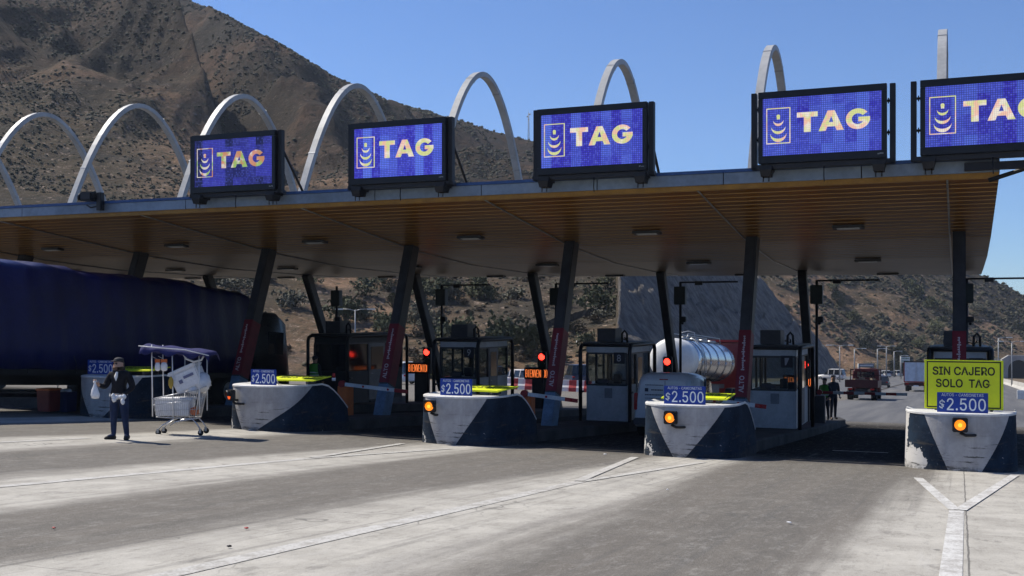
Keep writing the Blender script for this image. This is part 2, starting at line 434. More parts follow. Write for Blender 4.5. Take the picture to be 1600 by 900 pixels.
marking([([(-10.72, 5), (-10.55, 16.8)], .19), ([(-10.52, 16.6), (-10.0, 21.1)], .15), ([(-10.56, 16.6), (-11.4, 21.6)], .15)], mark2)
marking([([(-15.9, 4), (-15.9, 16.9)], .18)], mark2)
marking([([(-5.75, 54), (-5.6, 66), (-4.1, 98)], .16)])
marking([([(-1.4, 53), (-1.4, 57)], .15)])
marking([([(-2.9, 28), (-1.6, 28)], .16)])
for k in range(7):
    marking([([(-.9, 64+k*12), (-.9, 69+k*12)], .14)])
marking([([(-7.6, 66), (-7.6, 420)], .14)])

# ------------------------------------------------------------------ hills
PXL = np.array([-1500, -700, -300, 0, 150, 290, 330, 365, 400, 477, 525, 560, 600, 660, 690, 730, 762, 800, 830, 900, 1000, 1100, 1200, 1330])
PYL = np.array([-420, -420, -330, -170, -80, 0, 18, 36, 55, 100, 128, 141, 158, 172, 182, 192, 204, 213, 219, 238, 268, 320, 372, 400])
YRL = np.array([620, 620, 600, 580, 570, 560, 555, 550, 545, 535, 530, 525, 520, 512, 508, 503, 500, 497, 492, 480, 440, 400, 380, 370])
PXR = np.array([600, 800, 1000, 1200, 1400, 1480, 1540, 1570, 1600, 1660, 1760, 1900, 2300, 3200])
PYR = np.array([420, 350, 300, 335, 390, 412, 430, 445, 463, 490, 520, 500, 430, 380])
def foot_z(px, Y):
    X = (px-800)/FPX*Y; v = X*CA-Y*SA; d = X*SA+Y*CA; return gn(v, d)
def hill_profile(px, Y, yf, yr, py):
    t = (Y-yf)/(yr-yf); zf = foot_z(px, yf)-.3; zr = EYE+(YH-py)/FPX*yr
    z = zf+(zr-zf)*np.clip(t, 0, 1)**1.04
    z = np.where(t > 1, zr-.4*(Y-yr), z); z = np.where(t < 0, zf+(Y-yf)*.35, z)
    return z, t
def hill_z(X, Y, parts=False):
    X = np.asarray(X, float); Y = np.asarray(Y, float)
    px = 800+FPX*X/Y
    v = X*CA-Y*SA; d = X*SA+Y*CA
    yfL = np.interp(px, [-1500, -300, 0, 400, 700, 900, 1000, 1400], [128, 128, 128, 126, 126, 122, 114, 114])
    yrL = np.interp(px, PXL, YRL); pyL = np.interp(px, PXL, PYL)
    zl, t = hill_profile(px, Y, yfL, yrL, pyL)
    # the long spur that comes down from the summit, with a deep gully on its right
    xc = np.interp(Y, [255, 275, 330, 404, 470, 600], [330, 312, 245, 170, 112, 20]); q = px-xc
    spur = np.where(q < 0, np.clip(1+q/170, 0, 1)**1.5, np.where(q < 55, 1-q/55*1.9, np.clip(-.9+(q-55)/150*.9, -.9, 0)))
    spur = spur*34*np.clip((Y-245)/70, 0, 1)*np.clip((640-Y)/120, 0, 1)
    xc2 = np.interp(Y, [240, 320, 420, 560], [560, 500, 450, 395]); q2 = px-xc2
    spur2 = 9*np.exp(-(np.where(q2 < 0, q2/85, q2/38))**2)*np.clip((Y-235)/60, 0, 1)*np.clip((580-Y)/120, 0, 1)
    env = np.clip(t*5, 0, 1)*np.clip((1.0-t)*4, .06, 1)
    amp = .055*np.clip(Y-100, 0, 420)*env
    nz = env*6.5*np.clip((Y-170)/120, 0, 1)*(ridged(X/24+5, Y/40+2, 4)-.6)*2+amp*(fbm(X/85+3, Y/85+8, 5)*1.5+(ridged(X/130+1.7*fbm(X/90, Y/90, 3), Y/260+7, 3)-.6)*1.1)+env*2.2*fbm(X/11, Y/11, 4)
    rock_out = env*np.clip(fbm(X/26+40, Y/26+9, 3)-.08, 0, 1)*9*np.clip((Y-150)/150, .15, 1)
    zl = zl+nz+rock_out+np.where((t > 0) & (t < 1.1), spur+spur2, 0)
    stp = np.clip((px-962)/22, 0, 1); zl = zl+70*stp*stp*(3-2*stp)*np.clip(t*11, 0, 1)            # the spur ends in a steep face at the cutting
    zl = np.where(t > 0, np.minimum(zl, EYE+(YH-pyL)/FPX*Y+1.2+1.6*fbm(X/14, Y/30, 3)), zl)      # nothing stands above the ridge line
    # the rock cutting beside the carriageway
    base = gn(v, d)
    w = -(v+30.5)-5.*np.clip((300-d)/190, 0, 1)+3.0*fbm(d/22, v/22+4, 3)
    cut = base+np.where(w > 0, 1.5*w+(3.4*fbm(v/7+2, d/8+2, 4)+1.6*(ridged(v/4+1, d/5, 2)-.6))*np.clip(w/2, 0, 1)+np.where(w > 9, -2.2, 0)+np.where(w > 19, -2.2, 0), w*1.5)
    endc = base+27-(d-300)*.9+3*fbm(d/12, v/12, 3)+2.4*np.clip(-(v+62), 0, 400)
    lim = np.minimum(cut, endc)
    is_cut = (lim < zl)
    zl2 = np.minimum(zl, lim)
    yfR = np.interp(px, [600, 1300, 1500, 1600, 2300], [330, 330, 332, 338, 330]); pyR = np.interp(px, PXR, PYR); yrR = np.interp(px, [600, 1400, 1600, 2300], [430, 425, 440, 470])
    zr, tr = hill_profile(px, Y, yfR, yrR, pyR)
    envr = np.clip(tr*6, 0, 1)*np.clip((1.04-tr)*6, .12, 1)
    zr = zr+envr*(7*fbm(X/40+9, Y/40+1, 4)+7*(ridged(X/60+3, Y/110, 3)-.6)+2.*fbm(X/9, Y/9, 3))
    zr = np.where(px > 700, zr, -60)
    z = np.maximum(zl2, zr)
    if parts: return z, (is_cut & (zl2 >= zr)), zl2 >= zr
    return z
def hill_material():
    t = NT('dry_hillside'); o = t.tc()
    a = t.noise(o, .018, 6, .6, .6); b = t.noise(o, .12, 6, .65); c = t.noise(o, .9, 5, .7); s = t.noise(t.mapping(o, (.05, .05, .35)), 1., 5, .6)
    soil = t.mix(t.smooth(b, .34, .66), (.19, .113, .066), (.34, .212, .132))
    soil = t.mix(t.math('MULTIPLY', t.smooth(a, .38, .56), .8), soil, (.058, .051, .034))
    soil = t.mix(t.math('MULTIPLY', t.smooth(c, .5, .62), .6), soil, (.085, .075, .045))
    soil = t.mix(t.math('MULTIPLY', t.smooth(c, .40, .33), .5), soil, (.34, .27, .2))
    soil = t.mix(t.math('MULTIPLY', t.smooth(s, .53, .64), .6), soil, (.075, .066, .056))
    led = t.noise(t.mapping(o, (.007, .007, .05)), 1., 6, .65, .5); soil = t.mix(t.math('MULTIPLY', t.smooth(led, .46, .6), .75), soil, (.05, .045, .036))
    spk = t.noise(o, .6, 6, .78); soil = t.mix(t.math('MULTIPLY', t.smooth(spk, .55, .62), .8), soil, (.045, .045, .03)); soil = t.mix(t.math('MULTIPLY', t.smooth(spk, .43, .36), .75), soil, (.40, .30, .23))
    cutc = t.mix(t.smooth(t.noise(t.mapping(o, (.5, .5, .16)), 1., 6, .7), .35, .65), (.10, .092, .085), (.22, .20, .18))
    cutc = t.mix(t.math('MULTIPLY', t.smooth(c, .54, .64), .7), cutc, (.07, .07, .075))
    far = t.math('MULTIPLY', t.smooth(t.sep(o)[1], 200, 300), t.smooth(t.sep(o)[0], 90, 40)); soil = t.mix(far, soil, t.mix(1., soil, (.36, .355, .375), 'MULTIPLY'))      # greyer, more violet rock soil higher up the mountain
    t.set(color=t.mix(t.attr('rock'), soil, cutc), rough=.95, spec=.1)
    t.bump(t.math('ADD', t.math('MULTIPLY', b, .7), t.math('ADD', t.math('MULTIPLY', c, .45), t.math('MULTIPLY', spk, .6))), 1.4, .95); return t.m
def build_hill():
    pxs = np.concatenate([np.arange(-1500, -80, 20), np.arange(-80, 950, 4.), np.arange(950, 1340, 3.), np.arange(1340, 1680, 4.), np.arange(1680, 3200, 25)])
    Ys = np.concatenate([np.arange(100, 210, 1.1), 210*np.power(700/210, np.linspace(0, 1, 230))])
    PX, Y = np.meshgrid(pxs, Ys); X = (PX-800)/FPX*Y
    z, cut, isl = hill_z(X, Y, True)
    n, k = X.shape; idx = np.arange(n*k).reshape(n, k)
    f = np.stack([idx[:-1, :-1], idx[:-1, 1:], idx[1:, 1:], idx[1:, :-1]], -1).reshape(-1, 4)
    me = bpy.data.meshes.new('hill'); co = np.stack([X, Y, z], -1).reshape(-1, 3)
    me.vertices.add(len(co)); me.vertices.foreach_set('co', co.ravel())
    me.loops.add(f.size); me.loops.foreach_set('vertex_index', f.ravel())
    me.polygons.add(len(f)); me.polygons.foreach_set('loop_start', np.arange(len(f))*4); me.polygons.foreach_set('loop_total', np.full(len(f), 4))
    me.update(calc_edges=True); me.validate()
    at = me.attributes.new('rock', 'FLOAT', 'POINT'); at.data.foreach_set('value', cut.astype(float).ravel())
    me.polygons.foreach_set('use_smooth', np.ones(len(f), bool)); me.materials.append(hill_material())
    o = bpy.data.objects.new('hills', me); COL.objects.link(o); return structure(o)
build_hill()

# ------------------------------------------------------------------ scrub and bushes
def leaf_material(name, a, b, sc=1.5):
    t = NT(name); oi = t.n('ShaderNodeObjectInfo'); f = t.noise(t.tc(), sc, 3, .6)
    c = t.mix(t.smooth(f, .3, .7), a, b); c = t.mix(t.math('MULTIPLY', oi.outputs['Random'], .5), c, tuple(x*.62 for x in a))
    t.set(color=c, rough=.8, spec=.2); return t.m
green_leaf = leaf_material('olive_green_leaves', (.045, .054, .024), (.10, .102, .052))
grey_leaf = leaf_material('grey_green_leaves', (.062, .062, .042), (.13, .122, .085))
dry_leaf = leaf_material('dry_brown_twigs', (.07, .05, .032), (.15, .112, .07))
bark = paint('bark', (.075, .055, .04), .9, 0, .3)
def bush_mesh(name, m, h, w, seed, n=420, leaf=.2, lobes=7, stem=True, spiky=False):
    rs = random.Random(seed); mb = MB()
    cen = [(Vector((rs.gauss(0, .3)*w, rs.gauss(0, .3)*w, h*(.34+.42*rs.random()))), w*(.26+.24*rs.random())) for _ in range(lobes)]
    if stem:
        for c, r in cen: mb.tube([(0, 0, -.3), (c.x*.35, c.y*.35, c.z*.45), tuple(c)], [.09, .06, .02], 5, 1)
    if spiky:
        for i in range(n//9):
            a = rs.random()*6.28; e = rs.uniform(.5, 1.5); L = h*rs.uniform(.6, 1.05)
            dv = Vector((math.cos(a)*math.cos(e), math.sin(a)*math.cos(e), math.sin(e)))*L
            mb.tube([(0, 0, 0), tuple(dv*.6), tuple(dv+Vector((0, 0, -.1*L)))], [.05, .035, .01], 4, 0)
    for i in range(n):
        c, r = cen[rs.randrange(len(cen))]
        q = Vector((rs.gauss(0, 1), rs.gauss(0, 1), rs.gauss(0, .8))); q = q.normalized()*r*(rs.random()**.45)
        p = c+q
        if p.z < .05: p.z = .05+rs.random()*.2
        s = leaf*rs.uniform(.6, 1.5)
        e1 = Vector((rs.gauss(0, 1), rs.gauss(0, 1), rs.gauss(0, 1))).normalized(); e2 = e1.orthogonal().normalized()
        mb.add([p-e1*s, p+e2*s*.55, p+e1*s, p-e2*s*.55], [(0, 1, 2, 3)], 0)
    return mb.build(name, [m, bark], None, weld=False, recalc=False)
KINDS = [('rounded dark olive bush with dense leaves on the dry brown hillside', 'bush', green_leaf, 2.5, 2.7, 3, 620, .2, False),
         ('low spreading grey green shrub on the dry brown hillside', 'shrub', grey_leaf, 1.7, 2.6, 5, 460, .18, False),
         ('small round dry scrub on the bare brown slope', 'shrub', dry_leaf, 1.1, 1.5, 8, 300, .14, False),
         ('upright branchy bush with spiky stems on the brown slope', 'bush', green_leaf, 2.3, 1.6, 12, 230, .15, True)]
protos = []
for lab, cat, m, h, w, sd_, n, lf, spk in KINDS:
    for k in range(2): protos.append((lab, cat, bush_mesh('hillside_bush', m, h, w, sd_+50*k, n, lf, 7, True, spk)))
used = set(); nb = 0; taken = []
trees = [(756, 468, 0, 1.25), (808, 468, 1, 1.3), (660, 470, 0, 1.15), (690, 470, 0, 1.2), (570, 462, 0, 1.3), (598, 448, 0, 1.1), (540, 505, 0, 1.35), (650, 505, 1, 1.5), (716, 458, 3, 1.1),
         (935, 490, 0, 1.5), (948, 452, 0, 1.0), (700, 470, 1, 1.2), (460, 480, 1, 1.3), (600, 520, 0, 1.4), (900, 520, 1, 1.), (780, 545, 0, 1.6), (830, 560, 0, 1.7), (720, 540, 0, 1.5), (560, 500, 1, 1.3), (480, 445, 0, 1.1)]
def hill_hit(px, py):
    """where the sight line through a photo pixel meets the hillside"""
    Ys = np.arange(112, 480, .4); X = (px-800)/FPX*Ys; z = hill_z(X, Ys)
    k = np.argmax(z > EYE+(YH-py)/FPX*Ys)
    return X[k], Ys[k], z[k]
def set_bush(kind, X, Y, z, sc):
    global nb
    lab, cat, p = protos[kind*2+rs2.randrange(2)]
    if p.name in used: o = p.copy(); COL.objects.link(o)
    else: o = p; used.add(p.name)
    o.location = (X, Y, z-.08); o.rotation_euler = (0, 0, rs2.random()*6.28); o.scale = (sc*rs2.uniform(.85, 1.2), sc*rs2.uniform(.85, 1.2), sc*rs2.uniform(.8, 1.15))
    far = 'on the far right hill beyond the highway' if X/Y > .26 else None
    tag(o, lab if not far else lab.replace('on the dry brown hillside', far).replace('on the bare brown slope', far).replace('on the brown slope', far), cat, ('near hillside ' if not far else 'far hill ')+lab.split(' on ')[0]+'s'); nb += 1
rs2 = random.Random(5)
for px, py, kd, sc in trees:
    X, Y, z = hill_hit(px, py); set_bush(kd, X, Y, z, sc); taken.append((X, Y))
tries = 0
while nb < 118 and tries < 9000:
    tries += 1
    px = rs2.uniform(330, 985); Y = 127+rs2.random()**1.2*95; X = (px-800)/FPX*Y
    z, cut, isl = hill_z(np.array([X]), np.array([Y]), True)
    py = YH-FPX*(z[0]-EYE)/Y
    if cut[0] or py < 405 or py > 600: continue
    dens = float(fbm(np.array([X/14.]), np.array([Y/14.]), 3)[0])
    if dens < rs2.uniform(-.2, .25): continue
    if px > 760 and rs2.random() < .62: continue
    if any((X-a)**2+(Y-b)**2 < 3.4 for a, b in taken): continue
    taken.append((X, Y)); set_bush(rs2.choice([0, 0, 1, 1, 2, 2, 2, 3]), X, Y, z[0], rs2.uniform(.5, 1.15))
tries = 0
while nb < 165 and tries < 9000:
    tries += 1
    px = rs2.uniform(1200, 1610); Y = 333+rs2.random()*70; X = (px-800)/FPX*Y
    z, cut, isl = hill_z(np.array([X]), np.array([Y]), True)
    if cut[0] or isl[0]: continue
    taken.append((X, Y)); set_bush(rs2.choice([0, 0, 1, 1]), X, Y, z[0], rs2.uniform(.9, 1.8))
for lab, cat, p in protos:
    if p.name not in used: bpy.data.objects.remove(p)

def scrub(name, label, N, sampler, m, seed, ntri=34):
    rs = np.random.RandomState(seed); P = sampler(rs, N); N = len(P)
    # every clump: a rough core and a shell of loose leaf faces
    core = []; bm = bmesh.new(); bmesh.ops.create_icosphere(bm, subdivisions=1, radius=1)
    cv = np.array([v.co[:] for v in bm.verts]); cf = np.array([[v.index for v in f.verts] for f in bm.faces]); bm.free()
    nv = len(cv)
    V = []; F = []
    sc = P[:, 3]
    jit = 1+rs.uniform(-.38, .38, (N, nv, 1)); c = cv[None]*jit*np.array([1, 1, .72])*.74
    c = c*sc[:, None, None]*rs.uniform(.8, 1.25, (N, 1, 3)); c[:, :, 2] += sc[:, None]*.35; c = c+P[:, None, :3]
    V.append(c.reshape(-1, 3)); F.append((cf[None]+np.arange(N)[:, None, None]*nv).reshape(-1, 3))
    base = N*nv
    u = rs.normal(size=(N, ntri, 3)); u /= np.linalg.norm(u, axis=2, keepdims=True); u *= rs.uniform(.6, 1.12, (N, ntri, 1))*np.array([1, 1, .8])
    u[:, :, 2] = np.abs(u[:, :, 2]); ctr = u*sc[:, None, None]+P[:, None, :3]
    tri = rs.normal(size=(N, ntri, 3, 3))*.17*sc[:, None, None, None]
    T = (ctr[:, :, None, :]+tri).reshape(-1, 3); V.append(T); F.append((np.arange(len(T)).reshape(-1, 3)+base))
    V = np.concatenate(V); F = np.concatenate(F)
    me = bpy.data.meshes.new(name); me.vertices.add(len(V)); me.vertices.foreach_set('co', V.ravel())
    me.loops.add(F.size); me.loops.foreach_set('vertex_index', F.ravel()); me.polygons.add(len(F))
    me.polygons.foreach_set('loop_start', np.arange(len(F))*3); me.polygons.foreach_set('loop_total', np.full(len(F), 3)); me.update(calc_edges=True)
    me.materials.append(m); o = bpy.data.objects.new(name, me); COL.objects.link(o)
    tag(o, label, 'scrub'); o['kind'] = 'stuff'; return o
def far_sampler(x0, x1, y0, y1, s0, s1, patch, want, cutok=False, thr=.0):
    def f(rs, N):
        n = N*5; px = rs.uniform(x0, x1, n); Y = y0*np.power(y1/y0, rs.rand(n)); X = (px-800)/FPX*Y
        z, cut, isl = hill_z(X, Y, True)
        ok = ~cut & (isl == want) & (fbm(X/patch, Y/patch, 4)+rs.uniform(-.16, .16, n) > thr)
        sc = rs.uniform(s0, s1, n)*(.75+.5*rs.rand(n))*(np.clip(Y/430, .42, 1.1) if x0 < 0 else 1)
        P = np.stack([X, Y, z-.15*sc, sc], 1)[ok]; return P[:N]
    return f
mt_leaf = leaf_material('mountain_scrub_leaves', (.044, .045, .028), (.10, .09, .058), .25)
scrub('mountain_scrub', 'dense dark scrub patches covering the big dry mountain slope above the canopy', 34000, far_sampler(-260, 1010, 190, 585, .22, 1.0, 30, True, thr=-.1), mt_leaf, 3, 12)
scrub('hillside_scrub', 'low dry scrub and tussocks dotted over the near brown hillside', 1000, far_sampler(300, 1000, 126, 235, .2, .5, 16, True, thr=-.08), leaf_material('dry_tussock_leaves', (.06, .05, .03), (.12, .1, .06), .6), 4, 20)
scrub('far_hill_scrub', 'grey green scrub covering the far right hill behind the highway', 3600, far_sampler(1120, 1700, 331, 445, .4, 1.2, 18, False, thr=-.02), mt_leaf, 6, 26)
# ------------------------------------------------------------------ the toll canopy
ISL = [-5.3*k for k in range(0, 10)]
VL, VR, DF, DB = -58.0, .74, 24.6, 46.0
def soff(v, d):
    z = float(np.interp(d, [24.6, 26.5, 29.3, 31.5, 35.8, 41.5, 45.4, 46.0], [4.36, 4.12, 3.78, 3.52, 3.22, 3.1, 3.06, 3.12]))
    return z+.010*(-v)*min(1, max(0, (d-DF)/(DB-DF)))
def canopy_paint():
    t = NT('ochre_soffit_paint'); o = t.tc(); d = t.sep(o)[1]
    a = t.noise(t.mapping(o, (.25, .9, 1)), 1., 5, .6); b = t.noise(t.mapping(o, (1.2, .25, 1)), 1., 4, .6)
    f = t.smooth(t.math('ADD', d, t.math('MULTIPLY', t.math('SUBTRACT', a, .5), 3.)), 30.0, 36.0)   # ochre in front; grey behind paints in the reflection of the bright ground beyond
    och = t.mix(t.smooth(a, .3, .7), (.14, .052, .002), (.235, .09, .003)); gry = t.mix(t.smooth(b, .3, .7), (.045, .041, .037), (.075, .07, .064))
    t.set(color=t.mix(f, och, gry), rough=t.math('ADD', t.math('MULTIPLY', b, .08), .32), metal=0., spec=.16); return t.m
soffit_m = canopy_paint()
fascia_m = paint('grey_blue_fascia', (.20, .25, .31), .5, .0, .35, .8); trim_m = paint('blue_edge_trim', (.035, .085, .22), .5, 0, .3)
arch_m = paint('white_arch_paint', (.40, .40, .395), .5, 0, .25, .9); column_m = paint('dark_grey_column_paint', (.034, .035, .038), .5, 0, .35)
banner_m = paint('red_banner', (.17, .008, .016), .55, 0, .3); base_m = paint('pale_blue_base_paint', (.12, .2, .28), .55, 0, .4)
roof_m = paint('roof_sheet', (.12, .12, .125), .5, .3, .2)
canopy = thing('toll_canopy', 'long toll plaza canopy with ribbed ochre soffit, leaning columns and a row of white arches', 'canopy', 0, 0, 0)
mb = MB(); prof = []
d = DF
while d < DB-.1:
    prof += [(d, .03), (d+.004, 0), (d+.335, 0), (d+.339, .03)]; d += .40
prof.append((DB, 0))
vsg = list(np.arange(VL, VR, 5.3))+[VR]
rings = [[(v, dd, soff(v, dd)+dz) for dd, dz in prof] for v in vsg]
n = len(prof)
mb.add([p for r in rings for p in r], [(i*n+k, i*n+k+1, (i+1)*n+k+1, (i+1)*n+k) for i in range(len(rings)-1) for k in range(n-1)])
mb.b.normal_update()
mb.b.faces.index_update()
for f in mb.b.faces:
    if f.index % (n-1) % 4 == 0: f.material_index = 1          # front lip of each slat coloured lighter, painting in light from the sunlit apron
mb.build('soffit', [soffit_m, paint('lit_slat_edge', (.46, .29, .11), .5, .0, .3, .9, .2)], canopy)
mb = MB()
top = [(24.64, 4.66), (30, 4.72), (38, 4.5), (44, 3.9), (45.95, 3.35)]
rings = [[(v, dd, zz+.01*(-v)*max(0, (dd-DF)/(DB-DF))) for dd, zz in top] for v in (VL, VR)]
n = len(top); mb.add([p for r in rings for p in r], [(k, k+1, n+k+1, n+k) for k in range(n-1)])
for v in (VL, VR):                                    # closed ends
    poly = [(dd, zz+.01*(-v)*max(0, (dd-DF)/(DB-DF))) for dd, zz in top]+[(dd, soff(v, dd)+.03) for dd in (45.9, 45.4, 41.5, 35.8, 31.5, 29.3, 26.5, 24.66)]
    mb.prism(poly, v-.012, v+.012, 'x')
mb.build('roof', roof_m, canopy)
mb = MB(); v = VL
while v < VR-.1:
    w = min(2.95, VR-v); mb.box((v+w/2, 24.575, 4.515), (w-.022, .05, .25)); v += 2.95
mb.build('fascia', fascia_m, canopy)
mb = MB(); mb.box(((VL+VR)/2, 24.57, 4.68), (VR-VL, .1, .07)); mb.build('edge_trim', trim_m, canopy)
mb = MB(); mb.box(((VL+VR)/2, 24.62, 4.33), (VR-VL, .07, .1)); mb.build('lip', paint('ochre_lip', (.32, .15, .015), .5, 0, .3), canopy)
for k, v in enumerate(ISL[:10]):
    # front column leans away from the traffic, rear column leans back to it
    b0 = Vector((v-.02, 28.8, g(v, 28.8)+.15)); b1 = Vector((v-.02, 30.8, soff(v, 30.8)+.05)); ax = (b1-b0); L = ax.length; ax.normalize()
    rot = Vector((0, 0, 1)).rotation_difference(ax).to_matrix()
    mb = MB(); mb.box((b0+b1)/2, (.31, .48, L), rot); c = mb.build('column', column_m, canopy, .03)
    mb = MB(); mb.box(b0+ax*.52, (.325, .495, 1.04), rot); mb.build('column_base', base_m, c, .02)
    mb = MB(); mb.box(b0+ax*2.0, (.325, .495, 1.9), rot); mb.build('banner', banner_m, c, .02)
    if k < 5:
        rr = rot @ Matrix.Rotation(R(90), 3, 'Y')                # reads upwards
        fr = rot @ Vector((0, -.251, 0))
        pale = paint('banner_lettering', (.5, .42, .42), .6, 0, .3)
        text_mesh('lettering', 'ALTO', c, b0+ax*1.42+fr, .46, .13, pale, .004, .02, [list(r) for r in (rot @ Matrix.Rotation(R(-90), 3, 'Y'))])
        mb2 = MB()
        for q in range(16):                                       # the finer line of lettering above it is too small to read
            hh = .05 if q % 4 else .09
            mb2.box(b0+ax*(1.82+q*.062)+fr+rot @ Vector((random.uniform(-.015, .015), 0, 0)), (hh, .004, .035), rot)
        mb2.box(b0+ax*(1.82+7.5*.062)+fr+rot @ Vector((0, .001, 0)), (.02, .004, 15.6*.062), rot)
        mb2.build('lettering', pale, c)
    r0 = Vector((v-.05, 44.5, g(v, 44.5)+.1)); r1 = Vector((v-.05, 41.3, soff(v, 41.3)+.04)); ax2 = (r1-r0).normalized()
    mb = MB(); mb.box((r0+r1)/2, (.30, .42, (r1-r0).length), Vector((0, 0, 1)).rotation_difference(ax2).to_matrix()); mb.build('column', column_m, canopy, .03)
    # seam rib along the soffit
    mb = MB(); ds = np.arange(DF+.2, DB-.4, 1.0)
    mb.tube([(v-.25, q, soff(v, q)-.015) for q in ds], .022, 6); mb.build('soffit_seam', steel, canopy)
for k in range(11):
    v = -.5-5.3*k; mb = MB(); pts = []
    for i in range(33):
        t = -4.8+9.6*i/32; dd = 37.5+t; pts.append((dd, 10.42-.294*abs(t)**1.97 if abs(t) > 0 else 10.42))
    rings = []
    for i, (dd, z) in enumerate(pts):
        a = pts[max(0, i-1)]; b = pts[min(len(pts)-1, i+1)]; tx, tz = b[0]-a[0], b[1]-a[1]; L = math.hypot(tx, tz); nx, nz = -tz/L, tx/L
        h = .095
        rings.append([(v-.135, dd+nx*h, z+nz*h), (v+.135, dd+nx*h, z+nz*h), (v+.135, dd-nx*h, z-nz*h), (v-.135, dd-nx*h, z-nz*h)])
    mb.loft(rings, 0, False); arch_o = mb.build('arch', arch_m, canopy, .012)
    for q in (5, 12, 20, 27):                                  # bolted splice collars
        c0 = Vector(rings[q][0]); c1 = Vector(rings[q][2]); cc = (c0+c1)/2; ax_ = (Vector(rings[q+1][0])-Vector(rings[q-1][0])).normalized()
        mb = MB(); mb.box(cc, (.285, .205, .05), Matrix(((1, 0, 0), tuple(Vector((0, ax_.z, -ax_.y))), tuple(ax_))).transposed()); mb.build('collar', steel, arch_o)
# light fittings let into the soffit
lamp_box = paint('light_fitting_body', (.05, .05, .05), .5, 0, .2); lamp_lens = paint('light_fitting_lens', (.55, .55, .52), .25, 0, .2)
fit_root = None
for row, (dd, w) in enumerate(((29.35, .74), (35.8, .74), (43.4, .9))):
    for k in range(9):
        v = -2.65-5.3*k+(.15 if row == 2 else 0)
        z = soff(v, dd)-.02; sl = math.atan2(soff(v, dd+.3)-soff(v, dd-.3), .6)
        names = ['front', 'middle', 'rear']
        lab = 'flat light fitting in the %s row under the canopy soffit' % names[row]
        if fit_root is None:
            o = thing('canopy_light', lab, 'ceiling light', v, dd, z, 0, 'light fittings under the canopy')
            mb = MB(); mb.box((0, 0, -.035), (.78, .3, .07)); mb.build('housing', lamp_box, o, .01)
            mb = MB(); mb.box((0, 0, -.074), (.56, .2, .012)); mb.build('lens', lamp_lens, o, .004); fit_root = o
        else:
            o = copy_tree(fit_root); o['label'] = lab; put(o, v, dd, z)
        o.rotation_euler = (sl, 0, -ANG); o.rotation_mode = 'XYZ'
        o.rotation_euler = (Matrix.Rotation(-ANG, 3, 'Z') @ Matrix.Rotation(sl, 3, 'X')).to_euler()

# ------------------------------------------------------------------ the five LED screens
def led_material(name, dim, phase):
    t = NT(name); o = t.tc(); xyz = t.sep(o); x, z = xyz[0], xyz[2]
    cx, cz = 54., 54.
    fx = t.math('FRACT', t.math('ADD', t.math('MULTIPLY', x, cx/2.42), 100.)); fz = t.math('FRACT', t.math('ADD', t.math('MULTIPLY', z, cz/2.42), 100.))
    gx = t.math('LESS_THAN', fx, .2); gz = t.math('LESS_THAN', fz, .24)
    ix = t.math('FLOOR', t.math('MULTIPLY', x, cx/2.42)); iz = t.math('FLOOR', t.math('MULTIPLY', z, cz/2.42))
    cb = t.n('ShaderNodeCombineXYZ'); t.l(ix, cb.inputs[0]); t.l(iz, cb.inputs[1])
    wn_ = t.n('ShaderNodeTexWhiteNoise', noise_dimensions='3D'); t.l(cb.outputs[0], wn_.inputs[0])
    cb2 = t.n('ShaderNodeCombineXYZ'); t.l(t.math('FLOOR', t.math('ADD', t.math('MULTIPLY', x, 10/2.42), phase)), cb2.inputs[0]); t.l(t.math('FLOOR', t.math('MULTIPLY', z, 2.4)), cb2.inputs[1])
    bn = t.n('ShaderNodeTexWhiteNoise', noise_dimensions='3D'); t.l(cb2.outputs[0], bn.inputs[0])
    cb3 = t.n('ShaderNodeCombineXYZ'); t.l(t.math('FLOOR', t.math('ADD', t.math('MULTIPLY', x, 10/2.42), phase)), cb3.inputs[0])
    bn2 = t.n('ShaderNodeTexWhiteNoise', noise_dimensions='3D'); t.l(cb3.outputs[0], bn2.inputs[0])
    band = t.math('ADD', t.math('MULTIPLY', bn2.outputs[0], .65), t.math('MULTIPLY', bn.outputs[0], .35))
    if dim: col = t.mix(t.smooth(band, .35, .75), (.002, .002, .06), (.05, .05, .55))
    else: col = t.mix(t.smooth(band, .1, .9), (.028, .02, .42), (.085, .15, .70))
    col = t.mix(t.math('MULTIPLY', t.smooth(wn_.outputs[0], .35, 1.), .32), col, (.14, .18, .85))
    line = t.math('MAXIMUM', t.math('MULTIPLY', gx, .85), t.math('MULTIPLY', gz, .8))
    col = t.mix(line, col, (.01, .01, .06))
    t.set(color=(.01, .01, .02), rough=.5, emit=col, estr=(.82+.3*((phase*.37) % 1))*(.7 if dim else 1.)); return t.m
